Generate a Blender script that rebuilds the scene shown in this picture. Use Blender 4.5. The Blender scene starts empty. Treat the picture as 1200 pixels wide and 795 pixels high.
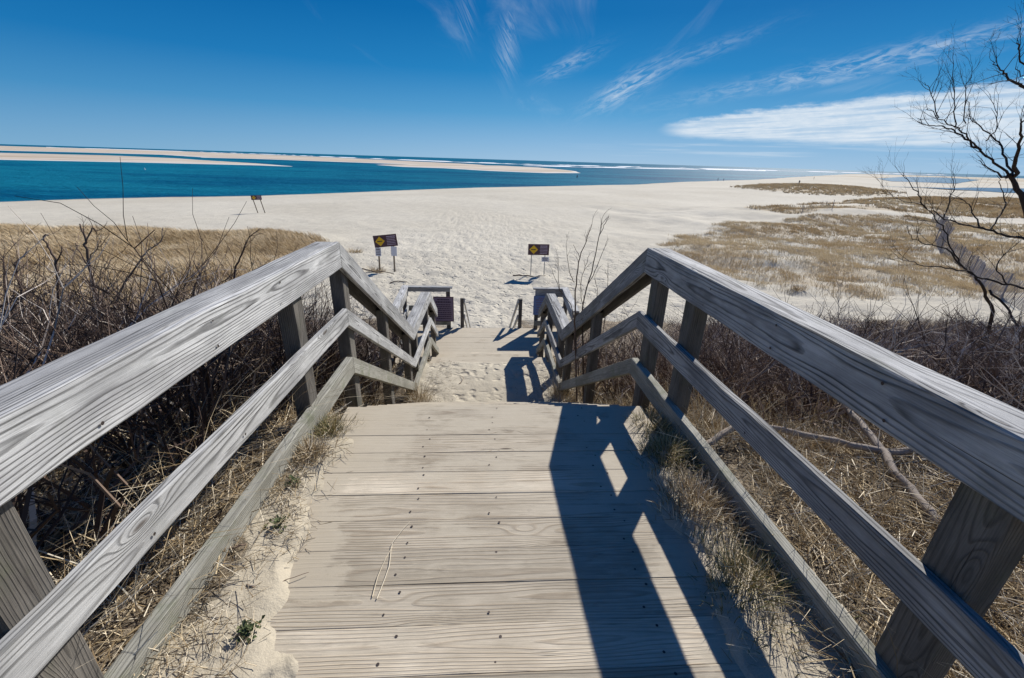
import bpy, math, random
import numpy as np
from mathutils import Vector, Matrix, noise as mnoise
random.seed(7); RNG = np.random.default_rng(11)
S = bpy.context.scene
rad = math.radians
COL = S.collection

# ------------------------------------------------------------------ camera
f_px, W_px = 509.0, 1200.0
pitch, roll, yaw = rad(22.4), math.atan(.031), rad(3.8)
fw = Vector((math.sin(yaw)*math.cos(pitch), math.cos(yaw)*math.cos(pitch), -math.sin(pitch)))
r0 = Vector((math.cos(yaw), -math.sin(yaw), 0)); u0 = r0.cross(fw)
rr = r0*math.cos(roll) + u0*math.sin(roll); uu = -r0*math.sin(roll) + u0*math.cos(roll)
cam = bpy.data.cameras.new('camera'); co = bpy.data.objects.new('camera', cam); COL.objects.link(co)
co.matrix_world = Matrix(((rr.x, uu.x, -fw.x, 0), (rr.y, uu.y, -fw.y, 0), (rr.z, uu.z, -fw.z, 0), (0, 0, 0, 1)))
cam.sensor_width = 36; cam.lens = 36*f_px/W_px; cam.clip_start = .05; cam.clip_end = 90000
S.camera = co

# ------------------------------------------------------------------ light
SUN_AZ, SUN_EL = rad(35), rad(35)      # azimuth from +Y towards +X
sd = Vector((math.sin(SUN_AZ)*math.cos(SUN_EL), math.cos(SUN_AZ)*math.cos(SUN_EL), math.sin(SUN_EL)))
sl = bpy.data.lights.new('sun', 'SUN'); sl.energy = 5.0; sl.angle = rad(.53); sl.color = (1, .955, .89)
so = bpy.data.objects.new('sun', sl); COL.objects.link(so); so.rotation_euler = (-sd).to_track_quat('-Z', 'Y').to_euler()

S.view_settings.view_transform = 'Standard'; S.view_settings.look = 'None'
S.view_settings.exposure = 0.33; S.view_settings.gamma = 1.0; S.view_settings.use_curve_mapping = False

class NT:
    """small node helper"""
    def __init__(s, tree): s.t = tree; s.n = tree.nodes; s.l = tree.links
    def new(s, typ, **kw):
        n = s.n.new(typ)
        for k, v in kw.items():
            if k in ('ins',): 
                for kk, vv in v.items(): s.put(n.inputs[kk], vv)
            else: setattr(n, k, v)
        return n
    def put(s, sock, v):
        if isinstance(v, bpy.types.NodeSocket): s.l.new(v, sock)
        else:
            if hasattr(sock.default_value, '__len__') and not hasattr(v, '__len__'): v = (v,)*len(sock.default_value)
            if hasattr(sock.default_value, '__len__') and len(sock.default_value) == 4 and len(v) == 3: v = (*v, 1)
            sock.default_value = v
    def m(s, op, a, b=None, c=None, clamp=False):
        n = s.n.new('ShaderNodeMath'); n.operation = op; n.use_clamp = clamp
        s.put(n.inputs[0], a)
        if b is not None: s.put(n.inputs[1], b)
        if c is not None: s.put(n.inputs[2], c)
        return n.outputs[0]
    def vm(s, op, a, b=None):
        n = s.n.new('ShaderNodeVectorMath'); n.operation = op
        s.put(n.inputs[0], a)
        if b is not None: s.put(n.inputs[1], b)
        return n.outputs[0]
    def sep(s, v):
        n = s.n.new('ShaderNodeSeparateXYZ'); s.put(n.inputs[0], v); return n.outputs
    def comb(s, x, y, z):
        n = s.n.new('ShaderNodeCombineXYZ'); s.put(n.inputs[0], x); s.put(n.inputs[1], y); s.put(n.inputs[2], z); return n.outputs[0]
    def noise(s, vec, scale, detail=3, rough=.55, out='Fac', dist=0):
        n = s.n.new('ShaderNodeTexNoise'); s.put(n.inputs['Vector'], vec); n.inputs['Scale'].default_value = scale
        n.inputs['Detail'].default_value = detail; n.inputs['Roughness'].default_value = rough; n.inputs['Distortion'].default_value = dist
        return n.outputs[out]
    def ramp(s, v, stops, interp='LINEAR'):
        n = s.n.new('ShaderNodeValToRGB'); s.put(n.inputs[0], v); n.color_ramp.interpolation = interp
        e = n.color_ramp.elements
        while len(e) < len(stops): e.new(.5)
        for i, (p, c) in enumerate(stops):
            e[i].position = p
            if not hasattr(c, '__len__'): c = (c, c, c)
            e[i].color = (*c, 1)
        return n.outputs[0]
    def mix(s, fac, a, b, mode='MIX'):
        n = s.n.new('ShaderNodeMix'); n.data_type = 'RGBA'; n.blend_type = mode
        s.put(n.inputs[0], fac); s.put(n.inputs[6], a); s.put(n.inputs[7], b); return n.outputs[2]
    def step(s, v, a, b):
        n = s.n.new('ShaderNodeMapRange'); n.interpolation_type = 'SMOOTHSTEP'
        s.put(n.inputs[0], v); s.put(n.inputs[1], a); s.put(n.inputs[2], b); return n.outputs[0]

# ------------------------------------------------------------------ world: sky and clouds
world = bpy.data.worlds.new('World'); S.world = world; world.use_nodes = True
w = NT(world.node_tree); w.n.clear()
sky = w.new('ShaderNodeTexSky'); sky.sky_type = 'NISHITA'; sky.sun_disc = False
sky.sun_elevation = SUN_EL; sky.sun_rotation = SUN_AZ; sky.altitude = 10; sky.air_density = 1.0; sky.dust_density = .35; sky.ozone_density = 3.0
SKYC = sky.outputs[0]
hs = w.new('ShaderNodeHueSaturation'); hs.inputs['Saturation'].default_value = 1.22; hs.inputs['Value'].default_value = 1.0
w.l.new(SKYC, hs.inputs['Color'])
tc = w.new('ShaderNodeTexCoord'); dx, dy, dz = w.sep(tc.outputs['Generated'])
el = w.m('MULTIPLY', w.m('ARCSINE', dz), 57.2958); az = w.m('MULTIPLY', w.m('ARCTAN2', dx, dy), 57.2958)
den = w.m('ADD', w.m('MAXIMUM', dz, 0), .06)
px, py = w.m('DIVIDE', dx, den), w.m('DIVIDE', dy, den)
# cirrus: plane of streaks running away from the viewer
ang = rad(6)
sx = w.m('SUBTRACT', w.m('MULTIPLY', px, math.cos(ang)), w.m('MULTIPLY', py, math.sin(ang)))
wob = w.noise(w.comb(w.m('MULTIPLY', px, .5), w.m('MULTIPLY', py, .3), 3.7), 1.0, 2)
sxx = w.m('ADD', sx, w.m('MULTIPLY', w.m('SUBTRACT', wob, .5), 1.5))
st = w.noise(w.comb(w.m('MULTIPLY', sxx, 2.4), w.m('MULTIPLY', py, .34), 9.3), 1.0, 6, .62, dist=.6)
pat = w.noise(w.comb(w.m('MULTIPLY', px, .55), w.m('MULTIPLY', py, .5), 5.1), 1.0, 3)
cir = w.m('MULTIPLY', w.m('MULTIPLY', w.step(st, .50, .85), w.step(pat, .42, .68)), .45)
cir = w.m('MULTIPLY', cir, w.step(az, -26, 3))
cir = w.m('MULTIPLY', cir, w.step(el, 2.5, 8))
# a few distinct cirrus plumes (azimuth, elevation, half sizes, tilt)
for a0, e0, ra, re, tilt, amp in ((2.3, 12.0, 1.1, 3.2, .06, .34), (16.0, 7.9, 3.8, 1.25, .5, .62), (9.5, 10.1, 2.9, .8, .40, .42), (38, 9.2, 14, .8, .16, .50), (-2.3, 13.8, .9, 2.2, -.2, .25), (36, 8.0, 9, .35, .13, .3), (22, 10.5, 6, .7, .3, .25)):
    da = w.m('SUBTRACT', az, a0); de = w.m('SUBTRACT', w.m('SUBTRACT', el, e0), w.m('MULTIPLY', da, tilt))
    q = w.m('ADD', w.m('POWER', w.m('ABSOLUTE', w.m('DIVIDE', da, ra)), 2), w.m('POWER', w.m('ABSOLUTE', w.m('DIVIDE', de, re)), 2))
    g = w.m('EXPONENT', w.m('MULTIPLY', q, -1.1))
    fib = w.noise(w.comb(w.m('MULTIPLY', w.m('ADD', da, w.m('MULTIPLY', de, .6)), .55 if re < 2 else 2.2), w.m('MULTIPLY', de, 1.9 if re < 2 else .35), a0), 1.0, 5, .65, dist=.8)
    cir = w.m('MAXIMUM', cir, w.m('MULTIPLY', w.m('MULTIPLY', g, w.step(fib, .34, .72)), amp*1.5))
# the long flat cloud bank at right
nb = w.noise(w.comb(w.m('MULTIPLY', az, .22), w.m('MULTIPLY', el, 1.3), 2.2), 1.0, 5, .6)
nf = w.noise(w.comb(w.m('MULTIPLY', az, .9), w.m('MULTIPLY', el, 3.0), 7.2), 1.0, 5, .65)
n2 = w.m('ADD', w.m('MULTIPLY', w.m('SUBTRACT', nb, .5), 1.3), w.m('MULTIPLY', w.m('SUBTRACT', nf, .5), .7))
t_ = w.m('SUBTRACT', az, 19.6)
top = w.m('ADD', 3.45, w.m('MULTIPLY', w.m('POWER', w.m('MAXIMUM', t_, 0), .5), .66))
bot = w.m('SUBTRACT', 3.45, w.m('MULTIPLY', w.m('POWER', w.m('MAXIMUM', t_, 0), .5), .25))
tn = w.m('ADD', top, w.m('MULTIPLY', n2, .9)); bn = w.m('ADD', bot, w.m('MULTIPLY', n2, .5))
bank = w.m('MULTIPLY', w.m('SUBTRACT', 1, w.step(el, w.m('SUBTRACT', tn, .5), w.m('ADD', tn, .25))), w.step(el, w.m('SUBTRACT', bn, .25), w.m('ADD', bn, .45)))
bank = w.m('MULTIPLY', bank, w.step(az, 19.4, 23.5))
bank = w.m('MULTIPLY', bank, w.m('MULTIPLY', w.m('ADD', .55, w.m('MULTIPLY', nf, .65)), w.m('ADD', .62, w.m('MULTIPLY', w.step(w.noise(w.comb(w.m('MULTIPLY', az, .10), w.m('MULTIPLY', w.m('SUBTRACT', el, w.m('MULTIPLY', az, .05)), 2.4), 6.1), 1.0, 5, .6), .36, .56), .38))), clamp=True)
# thin streaks under the bank
thin = w.m('MULTIPLY', w.step(w.noise(w.comb(w.m('MULTIPLY', az, .07), w.m('MULTIPLY', el, 1.8), 4.4), 1.0, 4), .5, .7), w.m('MULTIPLY', w.step(el, .3, 1.5), w.m('SUBTRACT', 1, w.step(el, 2.2, 3.4))))
thin = w.m('MULTIPLY', thin, w.m('MULTIPLY', w.step(az, 5, 30), .35))
cl = w.m('MAXIMUM', w.m('MAXIMUM', w.m('MULTIPLY', cir, .62), w.m('MULTIPLY', bank, .93)), thin, clamp=True)
deep = w.ramp(w.m('DIVIDE', el, 40), [(0, (3.1, 5.1, 7.2)), (.05, (2.2, 4.4, 6.9)), (.125, (.85, 3.3, 6.2)), (.23, (.12, 2.15, 5.2)), (.36, (0, 1.45, 4.2)), (1, (.05, .7, 2.7))])
westw = w.m('ADD', .78, w.m('MULTIPLY', w.step(az, -50, 20), .24))      # polarised, darker away from the sun
deep = w.mix(1.0, deep, w.comb(w.m('MULTIPLY', westw, westw), westw, w.m('ADD', .3, w.m('MULTIPLY', westw, .7))), 'MULTIPLY')
skyg = w.mix(.97, hs.outputs[0], deep)
fin = w.mix(cl, skyg, (7.4, 8.1, 8.8))
bg = w.new('ShaderNodeBackground'); bg.inputs['Strength'].default_value = .082; w.l.new(fin, bg.inputs['Color'])
out = w.new('ShaderNodeOutputWorld'); w.l.new(bg.outputs[0], out.inputs[0])

# ------------------------------------------------------------------ materials
def mat(name):
    m = bpy.data.materials.new(name); m.use_nodes = True
    n = NT(m.node_tree); b = n.n['Principled BSDF']; return m, n, b
def plain(name, c, rough=.7, spec=.3, metal=0, vary=.25, scale=9):
    m, n, b = mat(name); tcx = n.new('ShaderNodeTexCoord').outputs['Object']
    f = n.noise(tcx, scale, 4)
    k = n.m('ADD', 1-vary/2, n.m('MULTIPLY', f, vary))
    n.put(b.inputs['Base Color'], n.vm('SCALE', (c[0], c[1], c[2])) if False else n.mix(1.0, (*c, 1), n.comb(k, k, k), 'MULTIPLY'))
    b.inputs['Roughness'].default_value = rough; b.inputs['Specular IOR Level'].default_value = spec; b.inputs['Metallic'].default_value = metal
    return m

def wood(name, light, dark, late, ringamt=.6, sandy=0.0, freq=95, moss=0.0, bump=.5):
    m, n, b = mat(name)
    at = n.new('ShaderNodeAttribute', attribute_name='gco').outputs['Vector']
    tone = n.new('ShaderNodeAttribute', attribute_name='tone').outputs['Fac']
    geo = n.new('ShaderNodeNewGeometry').outputs
    x, y, z = n.sep(at)
    w1 = n.noise(n.comb(n.m('MULTIPLY', x, .75), n.m('MULTIPLY', y, 5), n.m('MULTIPLY', z, 7)), 1.0, 2, .45)
    vk = n.new('ShaderNodeTexVoronoi'); vk.inputs['Scale'].default_value = 1.0; vk.inputs['Randomness'].default_value = 1
    n.l.new(n.comb(n.m('MULTIPLY', x, 1.5), n.m('MULTIPLY', y, 5.5), n.m('MULTIPLY', z, 5.5)), vk.inputs['Vector']); kd = vk.outputs['Distance']
    kb = n.m('EXPONENT', n.m('MULTIPLY', n.m('MULTIPLY', kd, kd), -42)); knot = n.m('SUBTRACT', 1, n.step(kd, .035, .085))
    w2 = n.noise(n.comb(n.m('MULTIPLY', x, 3.2), n.m('MULTIPLY', y, 16), n.m('MULTIPLY', z, 16)), 1.0, 2, .5)
    wv = n.m('ADD', n.m('MULTIPLY', n.m('SUBTRACT', w1, .5), .075), n.m('MULTIPLY', n.m('SUBTRACT', w2, .5), .012))
    wv = n.m('ADD', wv, n.m('MULTIPLY', kb, .045))
    r = n.m('ADD', n.m('SQRT', n.m('ADD', n.m('MULTIPLY', y, y), n.m('MULTIPLY', z, z))), wv)
    fr = n.m('FRACT', n.m('MULTIPLY', r, freq))
    ring = n.ramp(fr, [(0, 0), (.5, .06), (.84, 1), (.95, .6), (1, 0)], 'EASE')
    fib = n.noise(n.comb(n.m('MULTIPLY', x, 5), n.m('MULTIPLY', y, 330), n.m('MULTIPLY', z, 330)), 1.0, 4, .7)
    fib2 = n.noise(n.comb(n.m('MULTIPLY', x, 1.6), n.m('MULTIPLY', y, 80), n.m('MULTIPLY', z, 80)), 1.0, 3, .6)
    blot = n.noise(n.comb(n.m('MULTIPLY', x, 2.2), n.m('MULTIPLY', y, 6), n.m('MULTIPLY', z, 6)), 1.0, 5, .65)
    c = n.mix(n.step(blot, .3, .72), (*dark, 1), (*light, 1))
    rv = n.step(n.noise(n.comb(n.m('MULTIPLY', x, 1.3), n.m('MULTIPLY', y, 9), n.m('MULTIPLY', z, 9)), 1.0, 4, .6), .28, .66)
    c = n.mix(n.m('MULTIPLY', n.m('MULTIPLY', ring, ringamt), n.m('ADD', .3, n.m('MULTIPLY', rv, .75))), c, (*late, 1))
    k = n.m('ADD', .40, n.m('MULTIPLY', fib, 1.2)); c = n.mix(1.0, c, n.comb(k, k, k), 'MULTIPLY')
    crack = n.step(n.m('ADD', fib2, n.m('MULTIPLY', n.m('SUBTRACT', blot, .5), .22)), .66, .72)           # open weather checks along the grain
    c = n.mix(n.m('MULTIPLY', crack, .75), c, (.035, .03, .027, 1))
    c = n.mix(n.m('MULTIPLY', knot, .8), c, (.07, .05, .038, 1))
    stain = n.step(n.noise(n.comb(n.m('MULTIPLY', x, 3.5), n.m('MULTIPLY', y, 22), n.m('MULTIPLY', z, 22)), 1.0, 7, .72), .57, .72)
    c = n.mix(n.m('MULTIPLY', stain, .5), c, n.mix(1.0, c, (.42, .40, .38, 1), 'MULTIPLY'))
    tk = n.m('ADD', .72, n.m('MULTIPLY', tone, .5)); c = n.mix(1.0, c, n.comb(tk, tk, n.m('MULTIPLY', tk, .99)), 'MULTIPLY')
    pos = geo['Position']
    if moss:
        mo = n.m('MULTIPLY', n.step(n.noise(pos, 5.0, 5, .7), .5, .72), moss)
        c = n.mix(mo, c, (.13, .15, .075, 1))
    rough = .86
    hgt = n.m('SUBTRACT', n.m('ADD', n.m('MULTIPLY', fib, .5), n.m('MULTIPLY', ring, .55)), n.m('MULTIPLY', crack, 1.6))
    if sandy:
        px_, py_, pz_ = n.sep(pos)
        sn = n.noise(n.comb(n.m('MULTIPLY', px_, 1.0), n.m('MULTIPLY', py_, 2.4), pz_), 1.7, 7, .66)
        far = n.step(py_, 1.0, 3.2)
        ew = n.m('MULTIPLY', n.m('SUBTRACT', n.noise(pos, 2.3, 6, .65), .5), 1.5); edge = n.m('MAXIMUM', n.step(n.m('ADD', n.m('MULTIPLY', px_, -1), ew), .40, 1.05), n.step(n.m('ADD', px_, ew), .60, 1.25))
        thr = n.m('SUBTRACT', n.m('SUBTRACT', .56, n.m('MULTIPLY', far, .22)), n.m('MULTIPLY', edge, .34))
        sm = n.m('MULTIPLY', n.step(n.m('ADD', sn, n.m('MULTIPLY', n.m('SUBTRACT', fib2, .5), .3)), thr, n.m('ADD', thr, .16)), sandy)
        gr = n.noise(pos, 420, 2, .6)
        sc = n.mix(n.noise(pos, 7, 6, .7), n.mix(gr, (.33, .285, .215, 1), (.50, .445, .35, 1)), n.mix(gr, (.43, .38, .295, 1), (.60, .545, .44, 1)))
        sc = n.mix(edge, sc, n.mix(gr, (.36, .31, .235, 1), (.50, .44, .34, 1))); c = n.mix(sm, c, sc); hgt = n.m('MULTIPLY', hgt, n.m('SUBTRACT', 1.0, n.m('MULTIPLY', sm, .8)))
        stn = n.step(n.noise(pos, 3.1, 6, .7), .66, .76); c = n.mix(n.m('MULTIPLY', stn, .35), c, (.16, .13, .10, 1))
    n.put(b.inputs['Base Color'], c); b.inputs['Roughness'].default_value = rough; b.inputs['Specular IOR Level'].default_value = .22
    bp = n.new('ShaderNodeBump'); bp.inputs['Strength'].default_value = bump; bp.inputs['Distance'].default_value = .0035
    n.l.new(hgt, bp.inputs['Height']); n.l.new(bp.outputs[0], b.inputs['Normal'])
    return m

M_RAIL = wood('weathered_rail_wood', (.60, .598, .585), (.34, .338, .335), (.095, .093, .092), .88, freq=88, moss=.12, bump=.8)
M_RAIL_SHADE = wood('shade_toned_rail_wood', (.42, .418, .41), (.21, .208, .205), (.045, .044, .044), .9, freq=84, moss=.18, bump=.9)  # same weathered wood, colours darkened to paint in the right faces' shade
M_LOW = wood('mossy_rail_wood', (.42, .41, .36), (.25, .24, .20), (.13, .12, .10), .55, freq=80, moss=.55, bump=.7)
M_POST = wood('post_wood', (.18, .165, .145), (.09, .082, .072), (.045, .04, .035), .6, freq=120, moss=.25, bump=.8)
M_DECK = wood('deck_wood', (.56, .495, .395), (.41, .355, .275), (.25, .19, .13), .58, sandy=.88, freq=74, bump=.6)
M_NAIL = plain('rusty_nail_metal', (.07, .055, .05), .6, .4, .6)
M_FENCE = plain('grey_slat_wood', (.27, .26, .28), .9, .1, 0, .7, 30)

def sand_mat():
    m, n, b = mat('beach_sand')
    geo = n.new('ShaderNodeNewGeometry').outputs; P = geo['Position']; X, Y, Z = n.sep(P)
    lit = n.new('ShaderNodeAttribute', attribute_name='litter').outputs['Fac']
    cover = n.new('ShaderNodeAttribute', attribute_name='cover').outputs['Fac']
    dist = n.m('SQRT', n.m('ADD', n.m('MULTIPLY', X, X), n.m('MULTIPLY', Y, Y)))
    big = n.noise(P, .05, 5, .6); mid = n.noise(P, .9, 5, .6); fine = n.noise(P, 260, 2, .7)
    c = n.mix(n.step(big, .3, .7), (.50, .46, .375, 1), (.575, .535, .445, 1))
    k = n.m('ADD', .86, n.m('MULTIPLY', mid, .28)); c = n.mix(1.0, c, n.comb(k, k, k), 'MULTIPLY')
    near = n.m('SUBTRACT', 1, n.step(dist, 4, 14))
    k = n.m('ADD', .66, n.m('MULTIPLY', fine, .5)); k = n.m('ADD', n.m('MULTIPLY', k, near), n.m('SUBTRACT', 1, near)); c = n.mix(1.0, c, n.comb(k, k, k), 'MULTIPLY')
    c = n.mix(n.m('SUBTRACT', 1, n.step(dist, 3.5, 10)), c, n.mix(1.0, c, (.86, .82, .76, 1), 'MULTIPLY'))
    # wet edge next to the water
    wet = n.m('SUBTRACT', 1, n.step(n.m('ADD', Z, n.m('MULTIPLY', mid, .12)), -8.24, -8.06)); c = n.mix(n.m('MULTIPLY', wet, .55), c, (.27, .225, .17, 1))
    # wrack specks scattered on the upper beach
    v = n.new('ShaderNodeTexVoronoi'); v.inputs['Scale'].default_value = .9; n.l.new(P, v.inputs['Vector']); v.inputs['Randomness'].default_value = 1
    speck = n.m('MULTIPLY', n.m('LESS_THAN', v.outputs['Distance'], .06), n.step(n.noise(P, .12, 3), .52, .6))
    c = n.mix(n.m('MULTIPLY', speck, .6), c, (.16, .12, .08, 1))
    # fallen leaves and roots between the stems
    ln = n.noise(P, 26, 6, .75, dist=1.2); ln2 = n.noise(P, 3.1, 4, .6)
    lc = n.ramp(ln, [(.3, (.06, .045, .034)), (.46, (.19, .15, .105)), (.58, (.38, .315, .23)), (.72, (.55, .49, .39))])
    lm = n.step(n.m('ADD', n.m('ADD', lit, n.m('MULTIPLY', n.m('SUBTRACT', ln, .5), .9)), n.m('MULTIPLY', n.m('SUBTRACT', ln2, .5), .4)), .42, .58)
    c = n.mix(lm, c, lc)
    gn = n.noise(P, 1.6, 5, .65)
    gm = n.m('MULTIPLY', n.step(n.m('ADD', cover, n.m('MULTIPLY', n.m('SUBTRACT', gn, .5), .9)), .35, .8), .8)
    c = n.mix(gm, c, (.43, .355, .245, 1))
    n.put(b.inputs['Base Color'], c); b.inputs['Roughness'].default_value = .95; b.inputs['Specular IOR Level'].default_value = .1
    # footprints and wind ripples
    v2 = n.new('ShaderNodeTexVoronoi'); v2.feature = 'SMOOTH_F1'; v2.inputs['Scale'].default_value = 2.3; v2.inputs['Smoothness'].default_value = .25
    wv = n.noise(P, 3, 2, .5, out='Color'); n.l.new(n.vm('ADD', P, n.vm('SCALE', wv)), v2.inputs['Vector'])
    foot = n.step(v2.outputs['Distance'], .08, .42)
    fl = n.m('MULTIPLY', n.m('SUBTRACT', 1, n.m('MULTIPLY', n.step(dist, 26, 60), .9)), n.m('SUBTRACT', 1, n.m('MULTIPLY', n.step(n.m('ABSOLUTE', n.m('SUBTRACT', X, n.m('MULTIPLY', Y, .06))), 5, 14), .75)))
    nf_ = n.m('SUBTRACT', 1, n.m('MULTIPLY', near, .62)); h = n.m('MULTIPLY', n.m('ADD', n.m('MULTIPLY', n.m('MULTIPLY', foot, fl), .075), n.m('MULTIPLY', n.noise(P, 6, 5, .7), .05)), nf_)
    h = n.m('ADD', h, n.m('MULTIPLY', n.noise(P, .5, 4, .6), .15))
    h = n.m('ADD', h, n.m('MULTIPLY', n.m('MULTIPLY', n.noise(P, 60, 3, .7), near), .003))
    h = n.m('ADD', h, n.m('MULTIPLY', n.m('MULTIPLY', ln, lm), .04))
    bp = n.new('ShaderNodeBump'); bp.inputs['Strength'].default_value = .85; bp.inputs['Distance'].default_value = 1.0
    n.l.new(h, bp.inputs['Height']); n.l.new(bp.outputs[0], b.inputs['Normal'])
    return m
M_SAND = sand_mat()

def bar_mat():
    m, n, b = mat('sandbar_sand'); P = n.new('ShaderNodeNewGeometry').outputs['Position']
    f = n.noise(n.vm('MULTIPLY', P, (.01, .03, 1)), 1.0, 5, .6)
    lit = n.new('ShaderNodeAttribute', attribute_name='litter').outputs['Fac']
    c = n.mix(n.step(f, .35, .65), (.44, .36, .27, 1), (.60, .53, .44, 1)); c = n.mix(n.step(lit, .25, .8), (.66, .62, .56, 1), c)
    n.put(b.inputs['Base Color'], c); b.inputs['Roughness'].default_value = .95; b.inputs['Specular IOR Level'].default_value = .1
    return m
M_BAR = bar_mat()

def water_mat(name, deep, shallow, wave=1.0):
    m, n, b = mat(name); P = n.new('ShaderNodeNewGeometry').outputs['Position']; X, Y, Z = n.sep(P)
    dist = n.m('SQRT', n.m('ADD', n.m('MULTIPLY', X, X), n.m('MULTIPLY', Y, Y)))
    a = n.noise(n.vm('MULTIPLY', P, (.006, .02, 1)), 1.0, 5, .62, dist=.5)
    a2 = n.noise(n.vm('MULTIPLY', P, (.05, .16, 1)), 1.0, 5, .7)
    t = n.m('ADD', n.m('MULTIPLY', a, .65), n.m('MULTIPLY', a2, .35))
    c = n.mix(n.step(t, .38, .60), (*deep, 1), (*shallow, 1))
    n.put(b.inputs['Base Color'], c)
    b.inputs['Roughness'].default_value = .55; b.inputs['Specular IOR Level'].default_value = .03; b.inputs['IOR'].default_value = 1.33
    w1 = n.noise(n.vm('MULTIPLY', P, (1.0, 1.9, 1)), .55, 5, .68)
    w2 = n.noise(n.vm('MULTIPLY', P, (1.0, 1.6, 1)), .09, 4, .6)
    h = n.m('ADD', n.m('MULTIPLY', w1, .55*wave), n.m('MULTIPLY', w2, 1.4*wave))
    bp = n.new('ShaderNodeBump'); bp.inputs['Strength'].default_value = 1; bp.inputs['Distance'].default_value = 1.0
    n.l.new(h, bp.inputs['Height']); n.l.new(bp.outputs[0], b.inputs['Normal'])
    return m
M_SEA = water_mat('sea_water', (.001, .075, .16), (.006, .15, .235))
M_POOL = water_mat('tidal_water', (.02, .11, .21), (.04, .16, .26), .25)
M_FOAM = plain('white_foam', (.82, .84, .86), .9, .1, 0, .2, .02)

def veg(name, cols, rough=.85, trans=0.0):
    m, n, b = mat(name)
    t = n.new('ShaderNodeAttribute', attribute_name='tone').outputs['Fac']
    k = len(cols)-1
    n.put(b.inputs['Base Color'], n.ramp(t, [(i/k, c) for i, c in enumerate(cols)]))
    b.inputs['Roughness'].default_value = rough; b.inputs['Specular IOR Level'].default_value = .18
    return m
M_TWIG = veg('bare_twig_bark', [(.04, .028, .024), (.11, .075, .058), (.22, .16, .12), (.38, .31, .25), (.58, .52, .46)])
M_TWIG2 = veg('dark_twig_bark', [(.075, .05, .040), (.18, .125, .095), (.30, .23, .18), (.44, .36, .29), (.60, .53, .46)])
M_BARK = veg('tree_bark', [(.030, .024, .022), (.055, .044, .038), (.09, .07, .06)])
M_LIMB = veg('fallen_limb_bark', [(.16, .13, .105), (.26, .22, .185), (.38, .34, .30)])
M_STRAW = veg('dry_straw', [(.16, .11, .06), (.30, .22, .12), (.50, .40, .25), (.66, .56, .40), (.76, .69, .55)])
M_DUNE = veg('dune_grass_blades', [(.28, .20, .105), (.44, .33, .185), (.57, .45, .28), (.68, .58, .41)])
M_GREEN = veg('green_grass_blades', [(.07, .085, .03), (.15, .16, .06), (.33, .27, .13), (.50, .41, .24), (.58, .49, .32)])
M_WEED = veg('green_weed_leaves', [(.05, .07, .03), (.09, .12, .05), (.17, .17, .09)])

# ------------------------------------------------------------------ mesh helpers
def tagit(o, label=None, cat=None, group=None, kind=None):
    if label: o['label'] = label
    if cat: o['category'] = cat
    if group: o['group'] = group
    if kind: o['kind'] = kind
    return o
def empty(name, loc, label, cat, group=None, rz=0):
    o = bpy.data.objects.new(name, None); COL.objects.link(o); o.location = loc; o.rotation_euler = (0, 0, rz); o.empty_display_size = .1
    return tagit(o, label, cat, group)
def npmesh(name, V, F, material, attrs=None, smooth=False, parent=None):
    """V (n,3); F (m,k) int array, or list of such arrays"""
    Fs = F if isinstance(F, list) else [F]
    Fs = [np.asarray(q, dtype=np.int32) for q in Fs if len(q)]
    me = bpy.data.meshes.new(name)
    me.vertices.add(len(V)); me.vertices.foreach_set('co', np.ascontiguousarray(V, dtype=np.float32).ravel())
    nl = sum(q.size for q in Fs); npoly = sum(len(q) for q in Fs)
    me.loops.add(nl); me.loops.foreach_set('vertex_index', np.concatenate([q.ravel() for q in Fs]))
    me.polygons.add(npoly)
    tot = np.concatenate([np.full(len(q), q.shape[1], dtype=np.int32) for q in Fs])
    st = np.concatenate([[0], np.cumsum(tot)[:-1]]).astype(np.int32)
    me.polygons.foreach_set('loop_start', st)
    try: me.polygons.foreach_set('loop_total', tot)
    except Exception: pass
    me.update(calc_edges=True); me.validate()
    for k, a in (attrs or {}).items():
        a = np.asarray(a, dtype=np.float32)
        if a.ndim == 1:
            at = me.attributes.new(k, 'FLOAT', 'POINT'); at.data.foreach_set('value', a)
        else:
            at = me.attributes.new(k, 'FLOAT_VECTOR', 'POINT'); at.data.foreach_set('vector', a.ravel())
    me.polygons.foreach_set('use_smooth', np.full(npoly, smooth, dtype=bool))
    for mm in (material if isinstance(material, (list, tuple)) else [material]): me.materials.append(mm)
    o = bpy.data.objects.new(name, me); COL.objects.link(o)
    if parent is not None: o.parent = parent; o.matrix_parent_inverse = Matrix.Translation(-parent.location) if parent.rotation_euler.z == 0 else parent.matrix_basis.inverted()
    return o

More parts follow.
